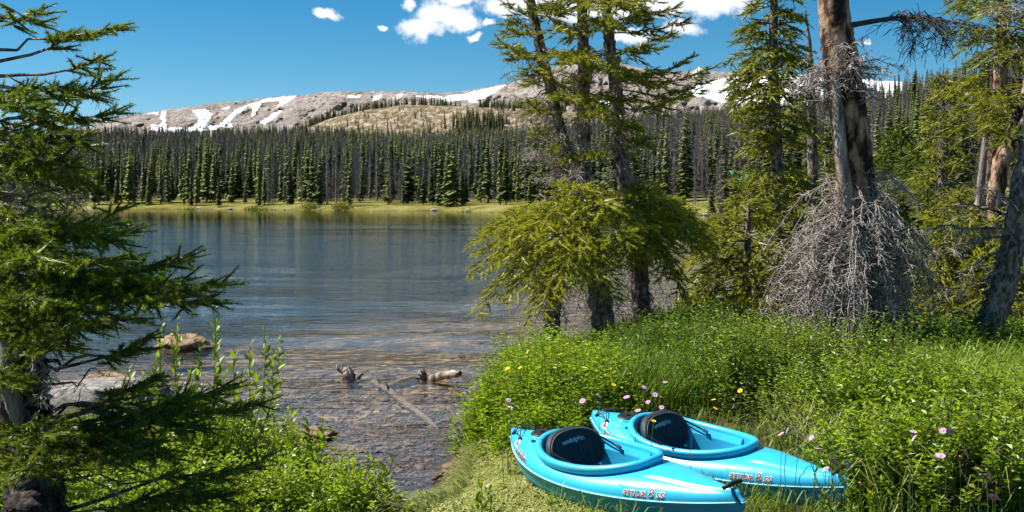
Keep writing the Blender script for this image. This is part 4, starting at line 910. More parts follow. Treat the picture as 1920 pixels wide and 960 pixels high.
grass_obj('waterside_grass', 'bright upright grass at the water edge left of the yellow flowers', in_px(4200, [(890, 800), (893, 755), (935, 710), (1000, 672), (1010, 690), (950, 740), (925, 810)], land=.02), (.22, .48), (.006, .012), (.2, .9), 'grass', .5)

def sprigs(B, H, lean, nl, ll, lw, rng, start=.25, up=.5, stemr=.003, curl=.15, tint=.4, crown=False):
    """leafy stems from B: returns stem paths and leaf arrays"""
    n = len(B); P = 5; s = np.linspace(0, 1, P)[None, :, None]
    d = UP + lean; c = B[:, None] + d[:, None] * (H[:, None, None] * s) + lean[:, None] * (.35 * H)[:, None, None] * s ** 2
    c[:, 1:] += rng.normal(size=(n, P - 1, 3)) * (.02 * H)[:, None, None]
    k = nl; t = start + (1 - start) * (np.arange(k)[None] + rng.random((n, k))) / k; t = np.clip(t, 0, .999)
    ti = t * (P - 1); i = ti.astype(int); f = (ti - i)[..., None]; r_ = np.arange(n)[:, None]
    pos = c[r_, i] * (1 - f) + c[r_, i + 1] * f; tg = nrm(c[r_, i + 1] - c[r_, i])
    a = rng.random((n, 1)) * 6.28 + np.arange(k)[None] * 2.4 + rng.normal(size=(n, k)) * .3
    o = np.stack([np.cos(a), np.sin(a), 0 * a], -1)
    D = nrm(o + tg * up + rng.normal(size=o.shape) * .15); Nn = nrm(UP - .5 * o + rng.normal(size=o.shape) * .75)
    m_ = n * k; L = ll * rng.uniform(.55, 1.15, m_) * (1.1 - .4 * t.ravel()); W = lw * rng.uniform(.7, 1.2, m_) * (1.1 - .4 * t.ravel())
    T = np.clip(tint + .25 * (t.ravel() - .5) + np.repeat(rng.normal(size=n) * .18, k) + rng.normal(size=m_) * .14, 0, 1)
    return c, np.linspace(stemr, stemr * .5, P), (pos.reshape(-1, 3), D.reshape(-1, 3), Nn.reshape(-1, 3), L, W), T, curl
def plant(name, label, cat, S, leafmat='leaf', stemmat='stem', group=None, base=None):
    root = thing(name, label, cat, S[0][0][:, 0].mean(0) if base is None else base, group)
    V, F = cat_([tubes(c, np.broadcast_to(r, c.shape[:2]), 3) for c, r, *_ in S]); part('stems', mesh('stems', V, F, [M[stemmat]]), root, 'stuff')
    lv = [leaves(*l, curl=cu) for _, _, l, _, cu in S]
    V, F = cat_(lv); T = np.concatenate([np.repeat(t, 4) for _, _, _, t, _ in S])
    part('foliage', mesh('foliage', V, F, [M[leafmat]], tint=T), root, 'stuff'); return root
def clump(px, py, rx, ry, n, h, rng, inner=.9, z=.32, spread=.35):
    """n stem feet in a patch round a ground pixel, radii in metres, with outward lean"""
    c = on(px, py, z); q = rng.normal(size=(n, 2)) * .5 * inner; q = q[(q ** 2).sum(1) < 1.3]; B = c + np.concatenate([q * [rx, ry], np.zeros((len(q), 1))], 1)
    ok = (lake_sd(B[:, 0], B[:, 1]) > -.02) & ~in_kayak(B, .02); B, q = B[ok], q[ok]; B[:, 2] = near_z(B[:, 0], B[:, 1]) - .02
    lean = np.concatenate([q * spread + rng.normal(size=q.shape) * .12, np.zeros((len(q), 1))], 1)
    H = rng.uniform(h[0], h[1], len(q)) * (1.22 - .62 * np.clip((q ** 2).sum(1), 0, 1.2)); return B, H, lean

# forbs with yellow flowers on the point
for k, (x, y, rx, ry, n, h, lb) in enumerate(((965, 800, .55, .6, 260, (.35, .62), 'lush leafy forbs at the waterline end of the yellow-flower patch'), (1040, 790, .6, .8, 340, (.45, .75), 'lush leafy forbs in the middle of the yellow-flower patch'), (1110, 765, .55, .9, 280, (.4, .7), 'leafy forbs behind the stern of the nearer kayak'), (1020, 730, .6, 1.2, 260, (.45, .7), 'leafy forbs at the foot of the leaning spruce'), (1010, 835, .45, .25, 150, (.2, .4), 'low leafy forbs beside the stern of the closer kayak'))):
    r = np.random.default_rng(400 + k); B, H, ln = clump(x, y, rx, ry, n, h, r, spread=.2)
    plant('forb_clump', lb, 'plant', [sprigs(B, H, ln, 18, .09, .026, r, .15, .45, .0028, .3, .55)], 'forb', 'greenstem', 'leafy forbs on the point')
for k, (x, y, rx, ry, n, h, lb) in enumerate(((1200, 745, .7, 1.0, 170, (.35, .6), 'mixed leafy forbs with asters behind the kayak sterns'), (1310, 740, .7, 1.0, 170, (.35, .6), 'mixed leafy forbs with asters between tall grass and willow'))):
    r = np.random.default_rng(410 + k); B, H, ln = clump(x, y, rx, ry, n, h, r, spread=.2)
    plant('forb_clump', lb, 'plant', [sprigs(B, H, ln, 14, .075, .016, r, .15, .5, .0025, .25, .2)], 'forb', 'greenstem', 'leafy forbs on the point')  # low tint carries the same tree shadow in the leaf colour
for k, (x, y, h, lb) in enumerate(((1262, 668, (.35, .65), 'dark leafy forbs right of the three-trunk clump'), (1345, 665, (.4, .75), 'dark leafy forbs near the water left of the twig heap'), (1690, 700, (.4, .75), 'dark leafy forbs in the shade right of the twig heap'), (1775, 690, (.4, .7), 'dark leafy forbs left of the slanting trunk foot'), (1900, 690, (.4, .7), 'dark leafy forbs right of the slanting trunk foot'), (1180, 690, (.3, .5), 'dark leafy forbs in front of the three-trunk clump'))):
    r = np.random.default_rng(460 + k); B, H, ln = clump(x, y, 1.0, 1.0, 200, h, r, spread=.3)
    plant('forb_clump', lb, 'plant', [sprigs(B, H, ln, 16, .10, .034, r, .15, .5, .003, .2, .12)], 'forb', 'greenstem', 'dark forbs under the trees')
# small-leaved willow bushes to the right
for k, (x, y, rx, ry, n, h, lb) in enumerate(((1400, 775, .7, .8, 240, (.45, .75), 'small-leaved willow bush behind the far kayak, nearest the tall dark grass'), (1500, 770, .8, .9, 300, (.4, .68), 'broad small-leaved willow bush below the heap of dead twigs'), (1610, 765, .8, .9, 300, (.4, .70), 'small-leaved willow bush between the twig heap and the arching grass'), (1450, 700, .8, .8, 200, (.3, .55), 'willow bush growing against the lit side of the twig heap'), (1560, 835, .6, .5, 240, (.35, .6), 'dense willow bush beside the bow of the far kayak'), (1680, 850, .7, .6, 260, (.35, .65), 'willow bush with asters in front of the arching grass'), (1790, 870, .7, .6, 260, (.35, .65), 'willow bush with pink asters near the right edge'), (1660, 940, .5, .4, 220, (.3, .5), 'leafy bush at the bottom edge beyond the far kayak'), (1800, 960, .6, .4, 240, (.35, .6), 'leafy bush at the bottom edge with dark bare twigs'), (1910, 900, .5, .6, 200, (.35, .65), 'leafy bush filling the bottom right corner'))):
    r = np.random.default_rng(420 + k); B, H, ln = clump(x, y, rx * .74, ry * .7, n, h, r, spread=.42)
    plant('willow_bush', lb, 'bush', [sprigs(B, H * 1.28, ln, 24, .070 + .02 * (k > 4), .031 + .008 * (k > 4), r, .15, .5, .003, .12, (.30, .44, .26, .34, .50, .38, .56, .60, .46, .52)[k])], 'leaf', 'stem', 'willow bushes right of the kayaks')
grass_obj('tall_grass', 'scattered pale arching grass among the asters and willows', in_px(1500, [(1440, 860), (1500, 800), (1700, 780), (1930, 790), (1930, 980), (1640, 980)]), (.45, .85), (.007, .013), (.4, 1.1), 'straw', .18)
for k, (x, y, h, lb) in enumerate(((1240, 705, (.35, .6), 'dark willow bush behind the far kayak stern, left of the other willows'), (1320, 705, (.4, .7), 'dark willow bush between the tall grass and the twig heap'))):
    r = np.random.default_rng(480 + k); B, H, ln = clump(x, y, .8, .9, 200, h, r)
    plant('willow_bush', lb, 'bush', [sprigs(B, H * 1.1, ln, 22, .075, .03, r, .15, .5, .003, .12, .18)], 'leaf', 'stem', 'willow bushes right of the kayaks')
# mass of willow and herbs along the left bank
for k, (x, y, rx, ry, n, h, lb) in enumerate(((560, 900, .55, .6, 150, (.25, .5), 'leafy willow bush on the left bank close to the inlet'), (440, 890, .6, .6, 170, (.35, .6), 'leafy willow bush in the middle of the left bank'), (320, 900, .6, .6, 160, (.35, .6), 'leafy willow bush below the pale boulder'), (190, 930, .6, .6, 150, (.3, .55), 'leafy willow bush right of the big spruce trunk'), (500, 970, .5, .4, 150, (.25, .45), 'low leafy bush at the bottom edge left of the inlet'), (640, 970, .4, .4, 120, (.2, .38), 'low leafy bush at the bottom edge nearest the trampled grass'), (340, 1000, .6, .4, 150, (.3, .5), 'low leafy bush at the bottom edge under the spruce limbs'), (0, 960, .5, .7, 120, (.3, .55), 'leafy bush behind the big spruce trunk at the left edge'))):
    r = np.random.default_rng(440 + k); B, H, ln = clump(x, y, rx, ry, n, h, r)
    plant('willow_bush', lb, 'bush', [sprigs(B, H, ln, 17, .07, .034, r, .15, .5, .0032, .12, .58)], 'leaf', 'stem', 'willow bushes on the left bank')

# willow shoots standing up against the water: each leaf its own piece
def leaf_shape(seed):
    r = np.random.default_rng(seed); t = np.linspace(0, 1, 6); w = np.sin(np.pi * t ** .8) * .5 * .42
    mid = np.stack([t, 0 * t, -.12 * t ** 2], -1); l = mid + np.stack([0 * t, w, .35 * w], -1); q = mid + np.stack([0 * t, -w, .35 * w], -1)
    V = np.stack([l, mid, q]); return mesh('leaf', V.reshape(-1, 3), grid_faces_(3, 6), [M['leaf']], tint=np.full(18, r.uniform(.45, .75)), smooth_=True)
def grid_faces_(nr, nc):
    I = np.arange(nr * nc).reshape(nr, nc); return quad(I)
LEAF = [leaf_shape(k) for k in range(4)]
def shoot_shrub(label, base, tips, seed, ll=.074, name='willow_shoot', group='willow shoots standing against the water', spacing=.032, lmesh=None):
    r = np.random.default_rng(seed); b = at(*base); b[2] = near_z(b[0:1], b[1:2])[0] - .02
    root = thing(name, label, 'shrub', b, group); tb, nleaf = [], 0
    for tx, ty, Y, bend in tips:
        e = at(tx, ty, Y); p = path(b + r.normal(size=3) * [.05, .05, 0], e, 0, 9, .008, r)
        L = np.linalg.norm(e - b); p += nrm(np.cross(e - b, [0, 1, 0])) * (bend * L * np.sin(np.linspace(0, 1, 9) * np.pi))[:, None]
        tb.append(tubes(p, np.linspace(.006, .002, 9), 4)); 
        for t in np.arange(max(.25, 1 - .62 / L), 1.0, spacing / L):
            if nleaf > 290: break
            q = sample(p, t); tg = nrm(sample(p, min(t + .04, .999)) - sample(p, t - .04)); a = r.random() * 6.28
            D = nrm(np.array([math.cos(a), math.sin(a) * .8, 0]) * .75 + tg * .8); Nn = nrm(UP * .6 - np.array([0, .5, 0]) + r.normal(size=3) * .45); S_ = nrm(np.cross(Nn, D)); Nn = np.cross(D, S_)
            s = ll * r.uniform(.6, 1.15) * (1.1 - .45 * (t > .93)); o = obj('leaf', (lmesh or LEAF)[int(r.integers(4))], root)
            Mx = Matrix(((*[float(v) for v in (D[0], S_[0], Nn[0])], float(q[0] - b[0])), (float(D[1]), float(S_[1]), float(Nn[1]), float(q[1] - b[1])), (float(D[2]), float(S_[2]), float(Nn[2]), float(q[2] - b[2])), (0, 0, 0, 1)))
            o.matrix_local = Mx @ Matrix.Scale(s, 4); nleaf += 1
    part('stems', mesh('stems', *cat_(tb), [M['stem']], smooth_=True), root, 'stuff'); return root
shoot_shrub('willow shoots rising in front of the boulder in the lake', (345, 830, 8.6), [(305, 612, 8.5, .06), (335, 590, 8.6, .03), (322, 628, 8.4, .0), (402, 578, 8.6, -.08), (410, 598, 8.8, -.06), (378, 640, 8.5, -.04), (300, 640, 8.6, .08), (360, 690, 8.3, 0)], 501)
shoot_shrub('tall willow shoots with the rightmost tips against open water', (425, 850, 8.4), [(497, 608, 8.4, -.07), (524, 634, 8.6, -.1), (470, 640, 8.3, -.05), (440, 655, 8.5, -.02), (512, 660, 8.3, -.1), (485, 690, 8.4, -.06), (455, 700, 8.2, -.02), (420, 690, 8.4, .0)], 502)
shoot_shrub('willow shoot with broad leaves over the pale bank grass', (560, 960, 8.0), [(606, 775, 8.0, -.05), (548, 768, 8.1, .0), (575, 790, 8.0, -.02), (520, 800, 8.2, .02), (610, 800, 7.9, -.05)], 503)
shoot_shrub('single leafy shoot at the head of the inlet', (680, 1010, 7.8), [(740, 850, 7.8, -.03), (698, 850, 7.7, .02), (655, 880, 7.8, .02), (725, 880, 7.7, -.03)], 504, .07)
shoot_shrub('willow shoots below the spruce limb, left of the boulder', (255, 860, 8.6), [(240, 690, 8.6, .02), (270, 700, 8.6, 0), (215, 720, 8.5, .04), (300, 720, 8.5, -.03)], 505)
NARROW = []
for m_ in LEAF:
    c_ = m_.copy(); co = np.empty(len(c_.vertices) * 3, np.float32); c_.vertices.foreach_get('co', co); co = co.reshape(-1, 3) * [1, .55, 1]; c_.vertices.foreach_set('co', co.astype(np.float32).ravel()); NARROW.append(c_)
shoot_shrub('dark narrow-leaved willow shoot hanging over the far kayak bow', (1600, 985, 7.0), [(1520, 866, 7.0, .05), (1535, 905, 6.9, .03), (1560, 850, 7.1, .03), (1580, 880, 7.0, 0), (1548, 935, 6.9, .03), (1590, 920, 6.9, -.02)], 506, .055, spacing=.026, lmesh=NARROW, group='willow shoots in front of the kayaks')
shoot_shrub('young plant with upright leaves in the trampled grass', (905, 985, 7.6), [(905, 905, 7.6, .0), (918, 915, 7.6, -.03), (896, 925, 7.6, .03)], 507, .07, 'young_plant', 'young plants in the trampled grass', .03)
# dark bare twigs poking out of the bottom right bushes
rt_ = np.random.default_rng(61)
def bare_twig(label, base, tips):
    root = thing('bare_shrub', label, 'shrub', at(*base)); tb = []
    for tx, ty, Y in tips:
        p = path(at(*base), at(tx, ty, Y), 0, 7, .02, rt_); tb.append(tubes(p, np.linspace(.007, .003, 7), 4))
        tb.append(tubes(sub_twigs(p, .3, 4, .18, rt_, 0, .6, .8), np.broadcast_to(np.linspace(.004, .002, 4), (4, 4)), 3))
    part('stems', mesh('stems', *cat_(tb), [M['stem']], smooth_=True), root, 'stuff')
bare_twig('leafless dark shrub stems near the bottom right corner', (1820, 960, 7.3), [(1735, 875, 7.2), (1812, 840, 7.3), (1845, 890, 7.2), (1885, 840, 7.3), (1760, 905, 7.1)])
bare_twig('leafless grey twigs leaning over the far kayak', (1550, 850, 8.2), [(1420, 745, 8.6), (1460, 730, 8.6), (1500, 750, 8.5), (1440, 790, 8.3)])
bare_twig('leafless curving stems at the bottom left under the spruce', (430, 1000, 7.2), [(510, 830, 7.4), (350, 870, 7.2), (470, 880, 7.1), (300, 960, 7.0), (560, 960, 7.3)])

# flowers
M['petal'] = plain('aster_petals', [(.3, (.40, .20, .50)), (.7, (.60, .36, .64))], 30, .7)
M['yellow'] = plain('yellow_petals', [(.3, (.72, .46, .01)), (.7, (.85, .62, .02))], 30, .6)
M['disc'] = plain('flower_centre', [(.3, (.60, .33, .01)), (.7, (.75, .48, .02))], 60, .8)
def petals(n, r, w, mat, cup=.25):
    a = np.arange(n) * 2 * np.pi / n; d = np.stack([np.cos(a), np.sin(a), 0 * a], -1); s = np.stack([-np.sin(a), np.cos(a), 0 * a], -1)
    V = np.stack([d * r * .2, d * r * .7 + s * w + UP * cup * r * .5, d * r + UP * cup * r * .5, d * r * .7 - s * w + UP * cup * r * .5], 1).reshape(-1, 3)
    return mesh('petals', V, (np.arange(n)[:, None] * 4 + np.array([[0, 1, 2, 3]])), [M[mat]])
def dome(r):
    a = np.arange(10) * .6283; rings = [np.stack([np.cos(a) * r * f, np.sin(a) * r * f, 0 * a + h * r], -1) for f, h in ((1, 0), (.8, .35), (.45, .55), (.02, .62))]
    return mesh('centre', np.concatenate(rings), np.concatenate([np.stack([np.arange(10) + k * 10, (np.arange(10) + 1) % 10 + k * 10, (np.arange(10) + 1) % 10 + k * 10 + 10, np.arange(10) + k * 10 + 10], -1) for k in range(3)]), [M['disc']], smooth_=True)
PA, PY, DM = petals(15, .028, .0055, 'petal'), petals(7, .021, .008, 'yellow', .5), dome(.009)
SV, SF = tubes(np.array([[0, 0, -1.0], [.02, .01, -.5], [0, 0, 0]]), np.array([.003, .0025, .002]), 4); STEM = mesh('stem', SV, SF, [M['greenstem']])
def flower(name, label, cat, px, py, h, petal, group, r):
    for h in np.arange(h, .1, -.06):          # rooted clear of the kayaks
        p = on(px, py, .30 + h)
        if not in_kayak(p[None], .06)[0]: break
    g = float(near_z(p[0:1], p[1:2])[0]); hh_ = max(p[2] - g, .08)
    root = thing(name, label, cat, (p[0], p[1], g), group)
    tilt = (r.normal() * .35 + .45, r.normal() * .3, r.random() * 6)
    for nm, me in (('petals', petal), ('centre', DM)):
        o = obj(nm, me, root, (0, 0, hh_)); o.rotation_euler = tilt; s = r.uniform(.85, 1.2); o.scale = (s, s, s)
        if nm == 'centre': o.location = (0, 0, hh_ + .002)
    o = obj('stem', STEM, root, (0, 0, hh_)); o.scale = (1, 1, hh_); o.rotation_euler = (0, 0, r.random() * 6)
rq = np.random.default_rng(81)
for (x, y) in ((1092, 752), (1123, 757), (1121, 741), (1148, 735), (1215, 754), (1240, 764), (1258, 774), (1247, 717), (1207, 726), (1175, 745), (1196, 770), (1131, 771), (1228, 740)):
    flower('aster', 'pale pink aster in the grass behind the kayak sterns', 'flower', x, y, .56, PA, 'asters behind the kayak sterns', rq)
for (x, y) in ((953, 750), (956, 764)):
    flower('aster', 'pale purple aster at the lake-side end of the forb patch', 'flower', x, y, .6, PA, 'asters at the lake-side end', rq)
for (x, y) in ((1465, 814), (1477, 807), (1522, 821), (1497, 841), (1534, 842), (1557, 856), (1578, 851), (1590, 842), (1600, 852), (1610, 838), (1613, 866), (1588, 871), (1565, 868), (1548, 880), (1612, 906), (1566, 838)):
    flower('aster', 'purple aster blooming around the bow of the far kayak', 'flower', x, y, .58, PA, 'asters around the far kayak bow', rq)
for (x, y) in ((1712, 810), (1714, 822), (1782, 810), (1768, 808), (1709, 852), (1763, 855), (1800, 857), (1868, 845), (1850, 893), (1862, 932), (1835, 880)):
    flower('aster', 'pink aster among the bushes in the bottom right corner', 'flower', x, y, .72, PA, 'asters in the bottom right corner', rq)
for (x, y) in ((1003, 648), (1018, 656), (1022, 668), (975, 690), (966, 704), (952, 692), (1064, 645), (1087, 672), (1114, 681), (990, 660), (1040, 690), (1050, 665), (1012, 700), (1095, 690), (945, 715)):
    flower('yellow_flower', 'yellow flower on top of the leafy forb patch by the clump', 'flower', x, y, .82, PY, 'yellow flowers on the forb patch', rq)
for (x, y) in ((1150, 722), (1308, 720), (1321, 717), (1340, 766), (1388, 733), (1338, 750), (1225, 790), (1300, 780)):
    flower('yellow_flower', 'yellow flower in the grass behind the far kayak', 'flower', x, y, .62, PY, 'yellow flowers behind the far kayak', rq)
# ------------------------------------------------------------------ kayaks
def gloss(name, c, rough=.32, var=.06, coat=0.0, scuff=0.0):
    m_, nt, N, L, o = material(name)
    b = N('ShaderNodeBsdfPrincipled'); b.inputs['Specular IOR Level'].default_value = .45; b.inputs['Coat Weight'].default_value = coat; b.inputs['Coat Roughness'].default_value = .22
    n = noise(nt, 3.5, 5)
    L(ramp(nt, n, [(.3, tuple(x * (1 - var) for x in c)), (.7, tuple(min(1, x * (1 + var)) for x in c))]), b.inputs['Base Color'])
    r = N('ShaderNodeMapRange'); r.inputs['To Min'].default_value, r.inputs['To Max'].default_value = rough * .8, rough * 1.3
    L(noise(nt, 22, 6), r.inputs['Value']); L(r.outputs[0], b.inputs['Roughness'])
    sc_ = ramp(nt, noise(nt, 26, 8, .75, (.12, 1, 1)), [(.60, (0, 0, 0)), (.66, (1, 1, 1))]); md = N('ShaderNodeMix'); md.data_type = 'RGBA'
    sm = N('ShaderNodeMath'); sm.operation = 'MULTIPLY'; sm.inputs[1].default_value = scuff; L(sc_, sm.inputs[0]); L(sm.outputs[0], md.inputs['Factor'])
    old = b.inputs['Base Color'].links[0].from_socket; L(old, md.inputs['A']); md.inputs['B'].default_value = (*[x * .6 + .12 for x in c], 1); L(md.outputs['Result'], b.inputs['Base Color'])
    bp = N('ShaderNodeBump'); bp.inputs['Strength'].default_value = .12; bp.inputs['Distance'].default_value = .004
    L(noise(nt, 9, 4), bp.inputs['Height']); L(bp.outputs[0], b.inputs['Normal'])
    L(b.outputs[0], o.inputs[0]); return m_
M['kdeck'] = gloss('kayak_blue_deck', (.03, .44, .70), .34, coat=.4, scuff=.35)
M['khull'] = gloss('kayak_blue_hull', (.03, .40, .62), .38, scuff=.6)
M['kfoot_shaded'] = gloss('kayak_blue_footwell_shaded', (.015, .20, .60), .45)  # same plastic as the deck, footwell shade put into the colour
M['kblack'] = gloss('black_plastic', (.012, .013, .015), .5)
M['kpad'] = gloss('black_seat_pad', (.014, .020, .028), .6)
M['kpiping'] = gloss('grey_seat_piping', (.10, .11, .12), .5)
M['kwhite'] = gloss('white_print', (.80, .82, .82), .5, .02)
M['kseam'] = gloss('pale_blue_seam', (.42, .78, .90), .4, .02)
M['kred'] = gloss('red_print', (.55, .03, .03), .5, .02)
M['kmaroon'] = gloss('dark_red_print', (.20, .03, .03), .5, .02)

HL, HW = 1.22, .37
def kw(x):
    u = (np.asarray(x) + HL) / (2 * HL)
    t = np.where(u < .44, (.44 - u) / .44, (u - .44) / .56)
    return np.maximum(HW * (1 - np.clip(t, 0, 1) ** np.where(u < .44, 2.2, 1.75)), .012)
def kseam(x):
    u = (np.asarray(x) + HL) / (2 * HL); return .185 + .075 * np.abs(2 * u - .95) ** 2.2
def kcrown(x):
    u = (np.asarray(x) + HL) / (2 * HL); return .125 + .018 * np.exp(-((u - .66) / .13) ** 2) - .06 * smooth(.72, 1, u) - .06 * smooth(.2, 0, u)
def kdeck(x, y):
    q = np.clip(np.abs(y) / kw(x), 0, 1)
    prof = .62 * np.sqrt(np.maximum(1 - q ** 5, 0)) + .38 * (1 - q ** 1.6)
    ridge = .011 * smooth(.60, .52, q) * smooth(.42, .56, x) + .009 * smooth(.66, .56, q) * smooth(-.72, -.80, x)
    return kseam(x) + kcrown(x) * prof + ridge
CX, CA, CB = -.14, .53, .30
def oval(th):
    c, s = np.cos(th), np.sin(th)
    x = CX + CA * np.sign(c) * np.abs(c) ** .92
    return x, CB * np.sign(s) * np.abs(s) ** .85 * (1 - .14 * c - .06 * c * c)
def grid_faces(nr, nc, wrap=True):
    I = np.arange(nr * nc).reshape(nr, nc)
    if wrap: I = np.concatenate([I, I[:, :1]], 1)
    return quad(I)
def text_mesh(txt, width, on_surface, mats, size_y=None, grow=0.0, shear=0.0):
    """flat lettering laid on a surface: on_surface(a, b) maps text coordinates in metres to points"""
    cu = bpy.data.curves.new('lettering', 'FONT'); cu.body = txt; cu.shear = shear; cu.offset = grow; cu.resolution_u = 3
    ob = bpy.data.objects.new('lettering', cu); SC.collection.objects.link(ob)
    dg = bpy.context.evaluated_depsgraph_get(); me = bpy.data.meshes.new_from_object(ob.evaluated_get(dg))
    V = np.array([v.co[:] for v in me.vertices]); Fs = [list(p.vertices) for p in me.polygons]
    bpy.data.objects.remove(ob)
    x0, x1 = V[:, 0].min(), V[:, 0].max(); s = width / (x1 - x0 - 2 * grow)
    V = on_surface((V[:, 0] - (x0 + x1) / 2) * s, V[:, 1] * s * (size_y or 1))
    m2 = bpy.data.meshes.new('lettering'); m2.from_pydata([tuple(v) for v in V], [], Fs)
    for m_ in mats: m2.materials.append(m_)
    return m2

def kayak(label, stern, bow, group):
    d = np.array(bow) - np.array(stern); yaw = math.atan2(d[1], d[0]); pit = -math.atan2(d[2], math.hypot(d[0], d[1]))
    c = (np.array(bow) + np.array(stern)) / 2
    k = thing('kayak', label, 'kayak', c, group)
    k.rotation_euler = (math.radians(7), pit, yaw)
    def add(name, me, par=k): return obj(name, me, par)
    n = 128; th = np.linspace(0, 2 * np.pi, n, endpoint=False)
    ox, oy = oval(th)
    ux = HL * np.sign(np.cos(th)) * np.abs(np.cos(th)) ** .85; uy = kw(ux) * np.where(np.sin(th) >= 0, 1, -1)
    # deck
    rs = np.concatenate([np.linspace(0, .8, 26), [.84, .88, .91, .94, .96, .98, .992, 1.0]])[:, None]
    X = (1 - rs) * ox + rs * ux; Y = (1 - rs) * oy + rs * uy
    q = np.abs(Y) / kw(X); Y = np.where(q > 1, np.sign(Y) * kw(X), Y)
    V = np.stack([X, Y, kdeck(X, Y)], -1)
    V = np.concatenate([V, (V[-1] - [0, 0, .012])[None]], 0)
    deck = add('deck', mesh('deck', V.reshape(-1, 3), grid_faces(*V.shape[:2]), [M['kdeck']], smooth_=True))
    # hull: seam lip, flared side, chine, keel
    zb = .13 * np.abs(ux / HL) ** 6
    rows = [(1.0, 0, 0), (1.025, -.012, 0), (1.02, -.028, 0), (.985, -.034, 0), (.97, None, .62), (.92, None, .34), (.80, None, .12), (.58, None, .02), (.3, None, 0.0), (.02, None, -.02)]
    Vh = []
    for f, dz, fr in rows:
        zz = kseam(ux) + dz if dz is not None else zb + (kseam(ux) - .034 - zb) * fr
        xx = ux * (1 if dz is not None else 1 - .06 * (1 - fr) ** 1.5)
        Vh.append(np.stack([xx, uy * f, zz], -1))
    Vh = np.array(Vh)
    add('hull', mesh('hull', Vh.reshape(-1, 3), grid_faces(*Vh.shape[:2])[:, ::-1], [M['khull']], smooth_=True))
    sv, sf = tubes(np.stack([ux * 1.003, uy * 1.022, kseam(ux) - .010], -1)[list(range(n)) + [0]], np.full(n + 1, .0045), 5)
    add('seam_strip', mesh('seam_strip', sv, sf, [M['kseam']], smooth_=True))
    # coaming: fat rim lifted off the deck, riding up towards the bow end
    rz = kdeck(ox, oy); lift = .032 + 0 * ox
    prof = [(-.006, -.05), (.028, -.03), (.040, 0), (.038, .016), (.023, .028), (.004, .030), (-.014, .020), (-.018, 0), (-.018, -.05), (-.020, -.12)]
    cn = nrm(np.stack([np.gradient(oy), -np.gradient(ox)], -1)); 
    out = np.stack([ox - CX, oy], -1); cn = np.where(((cn * out).sum(-1) < 0)[:, None], -cn, cn)
    Vc = np.array([np.stack([ox + cn[:, 0] * a, oy + cn[:, 1] * a, rz + lift + b], -1) for a, b in prof])
    add('coaming', mesh('coaming', Vc.reshape(-1, 3), grid_faces(*Vc.shape[:2])[:, ::-1], [M['kdeck']], smooth_=True))
    # tub: side walls down to the floor; forward part runs on under the deck
    fwd = smooth(.12, .2, ox)
    Vt = []
    for f, g, z in ((1.06, 1.0, None), (1.08, 1.0, .26), (1.10, 1.02, .14), (1.0, 1.0, .055), (.6, .6, .04), (.02, .02, .04)):
        xx = CX + (ox - CX) * (f if z is None else f * g) + fwd * (.30 if (z is not None and f > .7) else 0)
        yy = oy * min(f, 1.0) * (.93 + fwd * (.55 if (z is not None and f > .7) else 0))
        zz = rz + lift - .04 if z is None else np.minimum(np.full(n, z), rz)
        Vt.append(np.stack([xx * 1, np.clip(yy, -.96 * kw(xx) + .004, .96 * kw(xx) - .004), zz], -1))
    Vt = np.array(Vt); ff = grid_faces(*Vt.shape[:2])
    add('cockpit_tub', mesh('cockpit_tub', Vt.reshape(-1, 3), ff, [M['kdeck']], smooth_=True))
    # thigh panels along the inside, ending in an upright edge before the footwell
    for s in (-1, 1):
        tt = np.linspace(.30 * np.pi, .80 * np.pi, 22); px_, py_ = oval(tt); zt = kdeck(px_, py_) + .03
        inner = np.stack([np.stack([px_, s * (py_ - .03), zt], -1), np.stack([px_, s * (py_ - .055), zt - .05], -1), np.stack([px_, s * (py_ - .05), zt * 0 + .06], -1)])
        inner = np.concatenate([inner, inner[:, :1] * 1], 1) if False else inner
        e = inner[:, 0].copy(); e2 = e + np.array([.012, s * .05, 0])
        Vp = np.concatenate([e2[:, None], inner], 1)
        add('thigh_panel', mesh('thigh_panel', Vp.reshape(-1, 3), quad(np.arange(Vp.shape[0] * Vp.shape[1]).reshape(Vp.shape[:2])), [M['kdeck']], smooth_=False))
        ev, ef = tubes(e2 - np.array([-.004, s * .012, 0]), np.full(3, .004), 4)
        add('panel_edge', mesh('panel_edge', ev, ef, [M['kseam']], smooth_=True))
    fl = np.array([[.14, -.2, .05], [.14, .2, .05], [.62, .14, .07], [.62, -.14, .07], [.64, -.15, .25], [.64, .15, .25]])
    add('footwell', mesh('footwell', fl, np.array([[0, 1, 2, 3], [3, 2, 5, 4]]), [M['kfoot_shaded']]))
    # seat back: upright dished shell with padded rim, seat pan below
    a = np.linspace(0, 2 * np.pi, 56, endpoint=False)
    cs, sn = np.cos(a), np.sin(a)
    yb = .25 * np.sign(cs) * np.abs(cs) ** .72; hb = .155 * np.sign(sn) * np.abs(sn) ** .80
    def back(yv, hv, dx):     # (across, up) in the plane of the seat back -> kayak space, wrapped round the sitter
        lean = -.34 * hv
        return np.stack([-.475 + dx + lean + 1.0 * yv ** 2, yv, .272 + hv], -1)
    Vb = np.array([back(yb * f, hb * f, dx) for f, dx in ((.02, .012), (.4, .012), (.7, .014), (.86, .02), (.93, .034), (1.0, .036), (1.04, .018), (1.03, -.015), (.97, -.034), (.8, -.04), (.02, -.045))])
    sb = add('seat_back', mesh('seat_back', Vb.reshape(-1, 3), grid_faces(*Vb.shape[:2]), [M['kpad']], smooth_=True))
    pv, pf = tubes(back(yb * .97, hb * .97, .037)[list(range(len(a))) + [0]], np.full(len(a) + 1, .0055), 5)
    add('piping', mesh('piping', pv, pf, [M['kpiping']], smooth_=True), sb)
